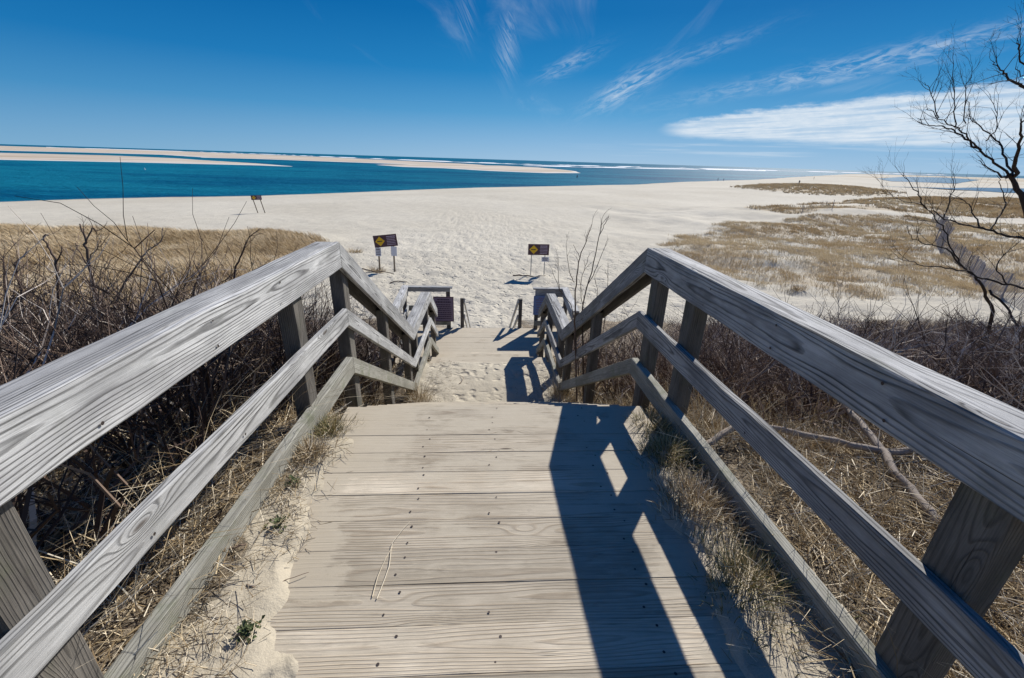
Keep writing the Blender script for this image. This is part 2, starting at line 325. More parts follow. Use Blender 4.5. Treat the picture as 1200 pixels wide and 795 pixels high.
class Wood:
    """boards gathered into one mesh; every board has its own grain origin and tone"""
    def __init__(s): s.V = []; s.F4 = []; s.F8 = []; s.G = []; s.T = []; s.n = 0; s.nails = []
    def beam(s, p0, p1, U, Vv, ch=.005, seg=.22, wob=.0012, tone=None, warp=0.0, ends=None):
        p0, p1, U, Vv = (np.array(q, float) for q in (p0, p1, U, Vv))
        L = np.linalg.norm(p1-p0); lu, lv = np.linalg.norm(U), np.linalg.norm(Vv)
        k = max(2, int(L/seg)+1); ts = np.linspace(0, 1, k)
        cu, cv = min(.45, ch/lu), min(.45, ch/lv)
        prof = np.array([(-.5+cu, -.5), (.5-cu, -.5), (.5, -.5+cv), (.5, .5-cv), (.5-cu, .5), (-.5+cu, .5), (-.5, .5-cv), (-.5, -.5+cv)])
        tone = random.random() if tone is None else tone
        off = np.array([random.uniform(0, 60), random.uniform(-.035, .035), random.choice((-1, 1))*random.uniform(.035, .09)])
        if lu < lv: off[1], off[2] = off[2], off[1]
        wp = random.uniform(-1, 1)*warp
        b = s.n
        for i, t in enumerate(ts):
            jit = np.random.RandomState(random.randint(0, 10**6)).normal(0, wob, (8, 2))
            if i in (0, k-1): jit *= .4
            P = p0+(p1-p0)*t + (Vv/lv)*wp*math.sin(math.pi*t)
            for j, (a, c) in enumerate(prof):
                s.V.append(P+U*(a+jit[j, 0]/lu)+Vv*(c+jit[j, 1]/lv))
                s.G.append((t*L+off[0], a*lu+off[1], c*lv+off[2])); s.T.append(tone)
        for i in range(k-1):
            for j in range(8):
                s.F4.append((b+i*8+j, b+i*8+(j+1) % 8, b+(i+1)*8+(j+1) % 8, b+(i+1)*8+j))
        s.F8.append([b+j for j in range(7, -1, -1)]); s.F8.append([b+(k-1)*8+j for j in range(8)])
        s.n += k*8
        return s
    def nail(s, p, nrm, r=.0055):
        s.nails.append((np.array(p, float), np.array(nrm, float), r))
    def build(s, name, m, parent=None):
        V = np.array(s.V); G = np.array(s.G); T = np.array(s.T)
        F4 = np.array(s.F4, dtype=np.int32).reshape(-1, 4); F8 = np.array(s.F8, dtype=np.int32).reshape(-1, 8)
        nn = 0
        if s.nails:
            nv = []; nf = []; base = len(V)
            for p, nrm, r in s.nails:
                a = np.cross(nrm, (0.3, 1, .2)); a /= np.linalg.norm(a); c = np.cross(nrm, a)
                i0 = base+len(nv)
                for q in range(8): nv.append(p+(a*math.cos(q*math.pi/4)+c*math.sin(q*math.pi/4))*r+nrm*.0012)
                nf.append([i0+q for q in range(8)])
            V = np.vstack([V, nv]); G = np.vstack([G, np.zeros((len(nv), 3))]); T = np.concatenate([T, np.zeros(len(nv))])
            nn = len(nf); F8 = np.vstack([F8, nf])
        o = npmesh(name, V, [F4, F8], [m, M_NAIL] if nn else m, {'gco': G, 'tone': T}, parent=parent)
        if nn:
            mi = np.zeros(len(F4)+len(F8), dtype=np.int32); mi[-nn:] = 1; o.data.polygons.foreach_set('material_index', mi)
        return o

def seg_mesh(P0, P1, R0, R1, tone, sides=3):
    """independent prisms, one per segment"""
    P0, P1 = np.asarray(P0, float), np.asarray(P1, float); N = len(P0)
    d = P1-P0; L = np.linalg.norm(d, axis=1, keepdims=True)+1e-9; d /= L
    ref = np.where(np.abs(d[:, 2:3]) > .9, np.array([[1., 0, 0]]), np.array([[0, 0, 1.]]))
    a = np.cross(d, ref); a /= np.linalg.norm(a, axis=1, keepdims=True)+1e-9; b = np.cross(d, a)
    R0, R1 = np.asarray(R0)[:, None], np.asarray(R1)[:, None]
    V = np.empty((N, 2*sides, 3))
    for j in range(sides):
        o = a*math.cos(2*math.pi*j/sides)+b*math.sin(2*math.pi*j/sides)
        V[:, j] = P0+o*R0; V[:, sides+j] = P1+d*R1*.5+o*R1
    idx = (np.arange(N)*2*sides)[:, None]
    F = [np.hstack([idx+j, idx+(j+1) % sides, idx+sides+(j+1) % sides, idx+sides+j]) for j in range(sides)]
    return V.reshape(-1, 3), np.vstack(F), np.repeat(np.asarray(tone), 2*sides)

def blades(pos, h, width, lean_dir, lean, tone, stations=3, face=None):
    """tapered ribbons: pos (N,3), h height, lean horizontal reach as share of h"""
    N = len(pos); az_ = RNG.uniform(0, math.tau, N) if face is None else face
    wd = np.stack([np.cos(az_), np.sin(az_), np.zeros(N)], 1)
    ld = np.stack([np.cos(lean_dir), np.sin(lean_dir), np.zeros(N)], 1)
    V = np.empty((N, stations*2-1, 3)); up = np.array([0, 0, 1.])
    for i in range(stations):
        t = i/(stations-1)
        c = pos+up*(h*t*(1-.32*lean*t))[:, None]+ld*(h*lean*t**1.8)[:, None]
        if i < stations-1:
            ww = (width*(1-.55*t))[:, None]*.5
            V[:, i*2] = c-wd*ww; V[:, i*2+1] = c+wd*ww
        else: V[:, i*2] = c
    k = stations*2-1; idx = (np.arange(N)*k)[:, None]
    F4 = [np.hstack([idx+i*2, idx+i*2+1, idx+i*2+3, idx+i*2+2]) for i in range(stations-2)]
    i = stations-2; F3 = np.hstack([idx+i*2, idx+i*2+1, idx+i*2+2])
    Fs = ([np.vstack(F4)] if F4 else [])+[F3]
    return V.reshape(-1, 3), Fs, np.repeat(tone, k)

# ------------------------------------------------------------------ value noise (numpy)
_tab = np.random.RandomState(5).rand(256, 256)
def vn(x, y, sc):
    x = np.asarray(x, float)*sc+1000.37; y = np.asarray(y, float)*sc+1000.71
    xi = np.floor(x).astype(int); yi = np.floor(y).astype(int); fx = x-xi; fy = y-yi
    fx = fx*fx*(3-2*fx); fy = fy*fy*(3-2*fy)
    a = _tab[xi & 255, yi & 255]; b = _tab[(xi+1) & 255, yi & 255]; c = _tab[xi & 255, (yi+1) & 255]; d = _tab[(xi+1) & 255, (yi+1) & 255]
    return (a*(1-fx)+b*fx)*(1-fy)+(c*(1-fx)+d*fx)*fy
def fbm(x, y, sc, o=4):
    s = 0; a = .5; t = 0
    for i in range(o): s = s+a*vn(x+i*17.3, y-i*9.1, sc*2**i); t += a; a *= .5
    return s/t
def sst(v, a, b):
    t = np.clip((v-a)/(b-a), 0, 1); return t*t*(3-2*t)
def inpoly(x, y, poly):
    x = np.asarray(x); y = np.asarray(y); r = np.zeros(x.shape, bool); n = len(poly); j = n-1
    for i in range(n):
        xi, yi = poly[i]; xj, yj = poly[j]
        c = ((yi > y) != (yj > y)) & (x < (xj-xi)*(y-yi)/((yj-yi) or 1e-9)+xi); r ^= c; j = i
    return r

# ------------------------------------------------------------------ levels of the boardwalk
Z1, Z2, Z3, ZB = -1.69, -3.50, -4.20, -6.5
CX = .085
SHX = [-3000, -600, -200, -110, -79.9, -68.6, -59.3, -47, -34.1, -2.6, 24.4, 62, 105.2, 187.5, 321.8, 861, 1170, 1389, 4000]
SHY = [-3000, -500, -90, 28, 70, 81.8, 89.1, 96, 110.1, 143.4, 163.4, 193.9, 242.2, 318.3, 469, 1060, 1100, 1184, 2500]
DUNE2 = [(41.2, 69.9), (53.6, 80.4), (77.1, 93.3), (97.7, 103.1), (164, 134.1), (130, 95), (86.1, 67.2), (73.1, 68.7), (58.6, 66.7), (44.5, 62.6)]
DUNE3 = [(14.8, 35.3), (19.3, 42.4), (27.4, 49.6), (42.1, 57.4), (64.9, 63.4), (76.9, 59.7), (60, 40), (31, 21.2), (22.9, 21.9), (17.4, 21.6), (15.2, 22.4), (14.1, 25.4), (13.8, 30.3)]
LEFTG = [(-60, 38), (-38.4, 37.4), (-26.1, 38.3), (-16.7, 37.3), (-12.4, 34.1), (-11.6, 28), (-10.4, 22), (-9.5, 17), (-9, 13), (-14, 9), (-60, 9)]
def side_profile(x, y):
    z = np.interp(y, [-30, 2.2, 4, 6, 10, 14, 18, 60], [-1.62, -1.76, -2.4, -3.4, -4.8, -5.85, -6.35, -6.5])
    return z+(fbm(x, y, .7)-.5)*.28*sst(np.abs(x), 1.4, 3)*sst(60-y, 0, 30)
def mound(x, y, cx, cy, ax, ay, rot, h):
    c, s = math.cos(rot), math.sin(rot); dx_, dy_ = x-cx, y-cy
    u = (dx_*c+dy_*s)/ax; v = (-dx_*s+dy_*c)/ay
    return h*np.exp(-(u*u+v*v)*1.2)
def ground_z(x, y):
    x = np.asarray(x, float); y = np.asarray(y, float)
    zs = side_profile(x, y)
    # dunes
    zs = zs+mound(x, y, 112, 150, 60, 26, rad(50), 1.3)+mound(x, y, 80, 84, 50, 8, rad(35), 1.0)
    dn = sst(y, 18, 26)*sst(80-y, 0, 14)*(sst(x, 12, 18)*sst(90-x, 0, 20))
    zs = zs+dn*((fbm(x, y, .13)-.42)*1.5)
    lf = sst(-x, 10, 15)*sst(y, 13, 18)*sst(42-y+(fbm(x, y, .1)-.5)*6, 1, 7)
    zs = zs+lf*(.45+(fbm(x, y, .15)-.5)*.7)
    zs = zs+(fbm(x, y, .06)-.5)*.5*sst(y, 40, 70)
    # beach surface: footprints
    bm_ = sst(y, 14, 17)*sst(70-y, 0, 20)
    bm_ = bm_*(.3+.7*sst(14-np.abs(x-.06*y), 0, 8)); zs = zs+bm_*(vn(x, y, 2.3)-.5)*.10+bm_*(vn(x, y, 4.9)-.5)*.05
    # corridor of the stairs
    cor = np.interp(y, [-30, 2.78, 2.82, 5.35, 5.5, 6.9, 7.35, 7.6, 8.6, 10.95, 14.4, 17], [Z1-.15, Z1-.15, Z1-.30, Z2-.16, Z2+.035, Z2+.035, Z2+.0, Z2-.2, Z3-.14, Z3-.14, ZB-.05, ZB-.02])
    cor = cor+(fbm(x, y, 3.5)-.5)*.035+(vn(x, y, 9)-.5)*.012
    edge_n = (fbm(x, y, 2.2, 5)-.5)*.62
    wd_ = np.interp(y, [0, 2.6, 2.9, 5.3, 5.6, 12, 13], [.56, .76, 1.15, 1.15, 1.0, 1.08, .9])
    a = sst(np.abs(x-CX)+edge_n*.62+(vn(x, y, 11)-.5)*.09, wd_, wd_+.30)
    side = np.where(np.abs(x-CX) < 2.2, np.interp(y, [-30, 2.3, 2.9, 5.5, 7.5, 8.7, 10.9, 14.0, 17], [Z1+.032, Z1+.025, Z1-.14, Z2+.03, Z2-.0, Z3+.0, Z3-.1, ZB+.1, ZB]), 0)
    side = side+(fbm(x, y, 2.4)-.5)*.05
    t = sst(np.abs(x-CX), 1.25, 2.3)
    zn = side*(1-t)+zs*t
    out_ = cor*(1-a)+zn*a
    near = (y < 17) & (np.abs(x) < 5)
    z = np.where(near, out_, zs)
    t = sst(y, 14.5, 17); z = np.where(near, z*(1-t)+zs*t, z)
    # shore
    d = (np.interp(x, SHX, SHY)-y+(fbm(x, y, .03)-.5)*7)*.72
    zb = np.where(d > 0, -8.3+d*.045+(fbm(x, y, .2)-.5)*.05*np.clip(d, 0, 1), -8.3+d*.08)
    return np.minimum(z, np.where(y > 25, zb, np.where(x < -70, zb, 99)))

def graded(lo, hi, a, b, step, grow):
    c = list(np.arange(a, b+1e-6, step)); s = step
    v = c[-1]
    while v < hi: s *= grow; v += s; c.append(v)
    s = step; v = c[0]; pre = []
    while v > lo: s *= grow; v -= s; pre.append(v)
    return np.array(pre[::-1]+c)
gx = graded(-4000, 9000, -2.4, 2.6, .034, 1.028); gy = graded(-300, 9000, 0.2, 15.5, .04, 1.018)
X, Y = np.meshgrid(gx, gy); Z = ground_z(X, Y)
nx, ny = len(gx), len(gy)
def litter_of(x, y):
    side = np.abs(x-CX)
    l = sst(side+(fbm(x, y, 2.2)-.5)*.9, np.where(x > 0, 1.0, 1.12), np.where(x > 0, 1.5, 1.55))*sst(y+(fbm(x, y, .5)-.5)*4, 20, 14.0)*1.0
    l = l*np.where(x < 0, sst(-x, .8, 1.15), 1)
    return l
def cover_of(x, y):
    c = inpoly(x, y, LEFTG)*1.0*(.55+.6*fbm(x, y, .35))
    c = np.maximum(c, inpoly(x, y, DUNE3)*(.25+.45*sst(fbm(x, y, .3), .42, .66)))
    c = np.maximum(c, inpoly(x, y, DUNE2)*(.35+.9*sst(fbm(x, y, .12), .35, .6)))
    m1 = mound(x, y, 112, 150, 60, 24, rad(50), 1.0); c = np.maximum(c, sst(m1+(fbm(x, y, .06)-.5)*.35, .30, .62)*.95)
    fr_ = sst(x+y*.25, 420, 560)*sst(fbm(x, y, .008), .42, .56)*(y > 200); c = np.maximum(c, fr_*.7)
    return c
LT = litter_of(X, Y)*1.0; CV = cover_of(X, Y)
ii = (np.arange(ny-1)[:, None]*nx+np.arange(nx-1)[None, :]).ravel()
F = np.stack([ii, ii+1, ii+nx+1, ii+nx], 1)
g = npmesh('ground', np.stack([X.ravel(), Y.ravel(), Z.ravel()], 1), F, M_SAND, {'litter': LT.ravel(), 'cover': CV.ravel()}, smooth=True)
tagit(g, kind='structure')

def sheet(name, poly, z, m, h=0.0, kind='structure', label=None, cat=None, step=None, fade=25.):
    """filled polygon raised gently to h inside (signed-distance mound)"""
    P = np.array(poly, float); lo, hi = P.min(0), P.max(0)
    st = step or max((hi-lo).max()/260, .5)
    xs = np.arange(lo[0]-st, hi[0]+2*st, st); ys = np.arange(lo[1]-st, hi[1]+2*st, st)
    A, B = np.meshgrid(xs, ys)
    d = np.full(A.shape, 1e9); n = len(P)
    for i in range(n):
        a, b = P[i], P[(i+1) % n]; e = b-a; L2 = (e*e).sum()+1e-9
        t = np.clip(((A-a[0])*e[0]+(B-a[1])*e[1])/L2, 0, 1)
        d = np.minimum(d, np.hypot(A-a[0]-t*e[0], B-a[1]-t*e[1]))
    ins = inpoly(A, B, poly); d = np.where(ins, d, -d)+(fbm(A, B, 1/(fade*1.2))-.5)*fade*.5
    Zz = z+np.clip(d/fade, -1, 1)*h
    nx_, ny_ = len(xs), len(ys)
    k = (np.arange(ny_-1)[:, None]*nx_+np.arange(nx_-1)[None, :])
    keep = (d[:-1, :-1] > -fade*.35) | (d[1:, 1:] > -fade*.35)
    k = k[keep]
    F_ = np.stack([k, k+1, k+nx_+1, k+nx_], 1)
    o = npmesh(name, np.stack([A.ravel(), B.ravel(), Zz.ravel()], 1), F_, m, {'litter': np.clip(d/fade, 0, 1).ravel()}, smooth=True)
    return tagit(o, label, cat, kind=kind)

# sea
sv = [(-60000, -20000, -8.3), (60000, -20000, -8.3), (60000, 70000, -8.3), (-60000, 70000, -8.3)]
tagit(npmesh('sea', np.array(sv, float), np.array([[0, 1, 2, 3]]), M_SEA), kind='structure')
sheet('sandbar', [(-1400, 1350), (-693, 660), (-619, 760), (-516, 780), (-371, 634), (-350, 600), (-304, 630), (-178, 585), (-67, 545), (-49, 543), (8, 441), (30, 520), (-13, 726), (-148, 919), (-375, 1243), (-823, 1736), (-1397, 2265), (-2300, 2300)], -8.28, M_BAR, .75, fade=16)
sheet('sandbar', [(-700, 420), (-305, 290), (-277, 284), (-225, 308), (-154, 324), (-127, 317), (-150, 345), (-185, 375), (-230, 411), (-289, 470), (-391, 520), (-469, 470), (-900, 640)], -8.28, M_BAR, .7, fade=9)
sheet('sandbar', [(-108, 465), (-73, 410), (-37, 405), (3, 358), (19, 350), (44, 343), (76, 373), (86, 450), (70, 560), (20, 640), (-60, 560)], -8.28, M_BAR, .8, fade=9)
sheet('tidal_pool', [(372, 419), (293, 318), (312, 314), (330, 309), (630, 560), (747, 720), (607, 640)], -6.36, M_POOL, 0.0, fade=5)
sheet('tidal_pool', [(178, 197), (200, 203), (205, 170), (222, 168), (300, 219), (330, 240), (250, 222), (222, 206)], -6.3, M_POOL, 0.0, fade=3)

def surf_line(pts, wdt, n=160):
    P = np.array(pts, float); t = np.linspace(0, len(P)-1, n); xx = np.interp(t, np.arange(len(P)), P[:, 0]); yy = np.interp(t, np.arange(len(P)), P[:, 1])
    V = []; Fq = []
    for i in range(n):
        d_ = math.hypot(xx[i], yy[i]); ww = wdt*(.15+1.7*float(sst(fbm(np.array([xx[i]]), np.array([yy[i]]), .011), .38, .66)[0]))*d_/1200
        ux, uy = xx[i]/d_, yy[i]/d_
        for s_, hh in ((-.5, .02), (-.15, .9), (.3, 1.3), (.5, .02)):
            V.append((xx[i]+ux*ww*s_, yy[i]+uy*ww*s_, -8.3+hh*min(1, ww/wdt)))
    for i in range(n-1):
        for j in range(3): Fq.append((i*4+j, i*4+j+1, i*4+j+5, i*4+j+4))
    return npmesh('surf', np.array(V), np.array(Fq), M_FOAM, smooth=True)
tagit(surf_line([(-2200, 2500), (-1500, 2500), (-900, 2050), (-420, 1450), (-60, 1060), (60, 1010), (197, 1090), (495, 1303), (976, 1560), (1411, 1716), (2300, 2200)], 60, 400), kind='structure')
tagit(surf_line([(60, 760), (160, 800), (300, 900), (520, 1080), (760, 1230)], 22, 200), kind='structure')

# ------------------------------------------------------------------ boardwalk decks and stairs
def deck(name, label, x0, x1, y0, y1, z, pitch_, first_far=True, nails=True):
    e = empty(name, ((x0+x1)/2, (y0+y1)/2, z), label, 'landing')
    wd = Wood(); n = max(1, round((y1-y0)/pitch_)); p = (y1-y0)/n
    for i in range(n):
        yc = y0+(i+.5)*p; dz = random.uniform(-.0012, .0012); xe = random.uniform(-.012, .012)
        wd.beam((x0+xe, yc, z-.019+dz), (x1+xe, yc+random.uniform(-.002, .002), z-.019+dz+random.uniform(-.002, .002)), (0, p-random.uniform(.0004, .0022), 0), (0, 0, .038), ch=.0018, seg=.3, wob=.0006, warp=.002)
        if nails:
            for nxp in (x0+.62, (x0+x1)/2-.05, x1-.5):
                for yy in (-.045, .05):
                    if random.random() < .85:
                        wd.nail((nxp+random.uniform(-.02, .02)+(.035 if yy > 0 else 0), yc+yy+random.uniform(-.015, .015), z+dz+.0015), (0, 0, 1), random.uniform(.004, .0065))
    wd.build('planking', M_DECK, e)
    fr_ = Wood()
    for xx in (x0+.06, (x0+x1)/2, x1-.06): fr_.beam((xx, y0+.02, z-.14), (xx, y1-.045, z-.14), (.04, 0, 0), (0, 0, .19))
    fr_.beam((x0+.02, y1-.02, z-.135), (x1-.02, y1-.02, z-.135), (0, .036, 0), (0, 0, .18))
    fr_.build('joist_frame', M_POST, e)
    return e
deck('wooden_landing', 'long upper deck of wide sand-dusted planks in the foreground, nearest the viewer', -1.0, 1.17, -1.2, 2.785, Z1, .184)
deck('wooden_landing', 'middle landing almost buried under drifted sand below the first flight of steps', -1.02, 1.16, 5.6, 7.56, Z2, .184, nails=False)
deck('wooden_landing', 'lowest wide pale plank landing where the two notice boards stand', -2.0, 2.0, 8.72, 10.95, Z3, .17)

def stairs(label, y0, z0, y1, z1, x0, x1, n, first=1):
    e = empty('wooden_stairs', ((x0+x1)/2, y0, z0), label, 'stairs')
    rise = (z0-z1)/n; run = (y1-y0)/(n-1)
    wd = Wood()
    for i in range(1, n):
        zc = z0-rise*i; ya = y0+run*(i-1)
        for k in (0, 1): wd.beam((x0+.05, ya+run*(.27+.5*k), zc-.019), (x1-.05, ya+run*(.27+.5*k), zc-.019), (0, run*.485, 0), (0, 0, .038))
    wd.build('treads', M_DECK, e)
    for xx in (x0+.02, x1-.02):
        st_ = Wood(); st_.beam((xx, y0+.01, z0-.20), (xx, y1, z1-.17+rise), (.04, 0, 0), (0, 0, .26)); st_.build('stringer', M_POST, e)
    return e
stairs('first flight of wooden steps dropping out of sight beyond the long upper deck', 2.79, Z1, 5.59, Z2, -1.0, 1.17, 10)
stairs('short middle flight of steps between the sandy landing and the lowest landing', 7.57, Z2, 8.71, Z3, -1.0, 1.16, 4)
stairs('last narrow flight of steps going down from the lowest landing to the beach', 10.96, Z3, 14.4, ZB, -.66, .94, 12)

# ------------------------------------------------------------------ railings
def rail_x(side, y):
    if side < 0:
        return float(np.interp(y, [-3, 3.35, 6.27, 12.1], [-1.1-.02*6.35, -1.1, -1.095, -1.04]))
    return float(np.interp(y, [-3, 3.35, 6.27, 12.1], [1.265+.026*6.35, 1.265, 1.195, 1.19]))
# (y, z of the top edge of the top rail)
NODES = [(-1.4, -.603), (3.355, -.605), (6.27, -2.42), (8.2, -2.41), (9.25, -3.10)]
def railing(side, label):
    e = empty('wooden_railing', (rail_x(side, 3.3)+side*.1, 3.3, Z1), label, 'railing')
    sx_ = side
    MR = M_RAIL if side < 0 else M_RAIL_SHADE  # right side takes the copy with shade painted into its colour
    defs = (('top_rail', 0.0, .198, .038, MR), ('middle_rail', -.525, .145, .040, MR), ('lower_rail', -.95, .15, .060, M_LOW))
    for nm, dz, hh, th, mm in defs:
        for i in range(len(NODES)-1):
            (ya, za), (yb, zb) = NODES[i], NODES[i+1]
            sh = 0
            # horizontal shift of the kink on lower rails as seen on slopes
            w_ = Wood(); xa, xb = rail_x(side, ya), rail_x(side, yb)
            zt = -hh/2+dz
            if nm == 'lower_rail' and i == 1: zt -= 0.0
            g_ = .0015
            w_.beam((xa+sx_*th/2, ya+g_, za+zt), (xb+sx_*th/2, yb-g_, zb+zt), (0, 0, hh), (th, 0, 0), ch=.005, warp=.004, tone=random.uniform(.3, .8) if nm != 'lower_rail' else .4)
            ny_ = int(abs(yb-ya)/.62)
            for k in range(ny_+1):
                t = (k+.35)/(ny_+1)
                for q in ((-.3, .26) if hh > .16 else (-.22,)):
                    if random.random() < .75:
                        w_.nail((xa+(xb-xa)*t-sx_*.0015, ya+(yb-ya)*t+random.uniform(-.03, .03), za+(zb-za)*t+zt+hh*q), (-sx_, 0, 0), .0065 if random.random() < .5 else .0045)
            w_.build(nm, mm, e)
    for i in range(len(NODES)-1):
        (ya, za), (yb, zb) = NODES[i], NODES[i+1]; xa, xb = rail_x(side, ya), rail_x(side, yb)
        w_ = Wood(); o_ = .041+.068
        w_.beam((xa+sx_*o_, ya+.002, za-.0215), (xb+sx_*o_, yb-.002, zb-.0215), (.132, 0, 0), (0, 0, .038), ch=.004, warp=.003, tone=random.uniform(.2, .55)).build('cap_rail', M_RAIL, e)
        Wood().beam((xa+sx_*.164, ya+.002, za-.042-.078), (xb+sx_*.164, yb-.002, zb-.042-.078), (0, 0, .155), (.036, 0, 0), ch=.004, warp=.003, tone=random.uniform(.2, .55)).build('outer_rail', M_POST, e)
    px_ = [(-1.0, 0), (.86, 0), (2.63, 0), (3.23 if side > 0 else 3.52, 0), (4.8, 0), (6.12, 0), (6.75, 0), (8.08, 0), (9.1, 0)]
    for (yp, _) in px_:
        zt = float(np.interp(yp, [n_[0] for n_ in NODES], [n_[1] for n_ in NODES]))
        gz = float(ground_z(np.array([rail_x(side, yp)+side*.1]), np.array([yp]))[0])
        w_ = Wood(); xx = rail_x(side, yp)+sx_*(.0425+.05)
        slope_drop = .05 if 3.36 < yp < 6.2 or yp > 8.3 else .043
        w_.beam((xx, yp, gz-.45), (xx, yp, zt-slope_drop-(.06 if slope_drop == .05 else 0)), (.10, 0, 0), (0, .14, 0), ch=.007, tone=random.uniform(.3, .9)).build('post', M_POST, e)
    return e
railing(-1, 'long sunlit grey timber railing on the left, running level and then stepping down the stairs')
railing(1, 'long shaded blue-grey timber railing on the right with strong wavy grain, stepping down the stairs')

def cross_rail(side, label):
    x_in, x_out = (-.85, -2.03) if side < 0 else (1.23, 2.05)
    zt = Z3+1.16; yf = 10.85
    e = empty('landing_railing', ((x_in+x_out)/2, yf, Z3), label, 'railing')
    Wood().beam((x_in, yf, zt-.02), (x_out-side*-.02, yf, zt-.02), (0, .15, 0), (0, 0, .038), tone=.35).build('cap_rail', M_RAIL, e)
    for dz, hh in ((-.14, .19), (-.58, .14), (-.97, .14)):
        if side < 0 and dz == -.14: hh = .09; dz = -.085
        Wood().beam((x_in-side*-.06, yf-.02, zt+dz), (x_out, yf-.02, zt+dz), (0, .038, 0), (0, 0, hh), tone=.3).build('rail', M_RAIL if dz > -.5 else M_LOW, e)
    Wood().beam((x_out+side*.02, yf+.08, zt-.02), (x_out*.96+side*.02, 9.0, zt-.02), (.17, 0, 0), (0, 0, .038), tone=.8).build('cap_rail', M_RAIL, e)
    for dz, hh in ((-.13, .17), (-.55, .14), (-.95, .14)):
        Wood().beam((x_out-side*.04, yf-.06, zt+dz), (x_out*.96-side*.04, 9.0, zt+dz), (.038, 0, 0), (0, 0, hh), tone=.4).build('rail', M_RAIL, e)
    for xx, yy in ((x_in+side*.12, yf+.06), (x_out+side*.06, yf+.05), (x_out*.97+side*.05, 9.1)):
        Wood().beam((xx, yy, Z3-.9), (xx, yy, zt-.042), (.10, 0, 0), (0, .10, 0), tone=.5).build('post', M_POST, e)
    return e
cross_rail(-1, 'short grey railing closing the left end of the lowest landing, behind the purple notice board')
cross_rail(1, 'short dark railing closing the right end of the lowest landing, behind the blue notice board')

def hand_rail(side, label):
    xt, xb = (-.62, -.55) if side < 0 else (.93, .86)
    e = empty('stair_handrail', (xt, 11.02, Z3), label, 'handrail')
    Wood().beam((xt, 11.02, Z3-.5), (xt, 11.02, Z3+.80), (.09, 0, 0), (0, .09, 0), tone=.6).build('post', M_POST, e)
    Wood().beam((xb, 14.3, ZB-.5), (xb, 14.3, ZB+.78), (.09, 0, 0), (0, .09, 0), tone=.6).build('post', M_POST, e)
    for dz in (-.06, -.5):
        Wood().beam((xt+side*-.065, 10.95, Z3+.82+dz), (xb+side*-.065, 14.4, ZB+.82+dz), (.038, 0, 0), (0, 0, .12), tone=.7).build('rail', M_RAIL, e)
    return e
hand_rail(-1, 'small handrail on the left of the last steps, right of the purple notice board')
hand_rail(1, 'small handrail on the right of the last steps, left of the blue notice board')

# ------------------------------------------------------------------ signs
M_BROWN = plain('brown_sign_panel', (.075, .035, .05), .5, .4); M_YEL = plain('yellow_sign_paint', (.72, .44, .015), .5, .4, 0, .12)
M_PURP = plain('purple_sign_panel', (.20, .15, .215), .5, .4); M_INK = plain('dark_ink', (.045, .025, .05), .6, .3); M_PALE = plain('pale_print', (.44, .36, .45), .6, .3)
M_WHITE = plain('white_placard', (.66, .68, .74), .5, .4); M_BLUE = plain('blue_sign_panel', (.16, .24, .44), .5, .4); M_SPOST = plain('sign_post_wood', (.24, .20, .15), .85, .2)
M_METAL = plain('grey_metal_post', (.30, .31, .32), .5, .5, .3)
class Boxes:
    def __init__(s): s.V = []; s.F = []
    def box(s, c, d, rot=0.0, piv=None):
        """c centre, d full dims, rot about the local y axis"""
        i = len(s.V); cr, sr = math.cos(rot), math.sin(rot)
        for a in (-.5, .5):
            for b in (-.5, .5):
                for q in (-.5, .5):
                    x, y, z = a*d[0], b*d[1], q*d[2]
                    s.V.append((c[0]+x*cr-z*sr, c[1]+y, c[2]+x*sr+z*cr))
        for f in ((0, 1, 3, 2), (4, 6, 7, 5), (0, 4, 5, 1), (2, 3, 7, 6), (0, 2, 6, 4), (1, 5, 7, 3)): s.F.append([i+k for k in f])
        return s
    def build(s, name, m, parent, loc=(0, 0, 0)):
        me = bpy.data.meshes.new(name); me.from_pydata(s.V, [], s.F); me.materials.append(m); me.validate()
        o = bpy.data.objects.new(name, me); COL.objects.link(o); o.parent = parent; o.location = loc; return o
def text_rows(bx, cx, cz, w_, h_, rows, y, rot=0, big=0, jag=.9):
    """rows of small word-shaped marks"""
    for r_ in range(rows):
        zc = h_/2-(r_+.5)*h_/rows; hh = h_/rows*(.62 if r_ < big else .42)
        xx = -w_/2+random.uniform(0, .06)*w_; end = w_/2*random.uniform(jag-.1, 1)
        while xx < end-.02:
            ww = min(random.uniform(.05, .16)*w_, end-xx); c, s_ = math.cos(rot), math.sin(rot)
            lx, lz = xx+ww/2, zc
            bx.box((cx+lx*c-lz*s_, y, cz+lx*s_+lz*c), (ww, .003, hh), rot); xx += ww+.022*w_
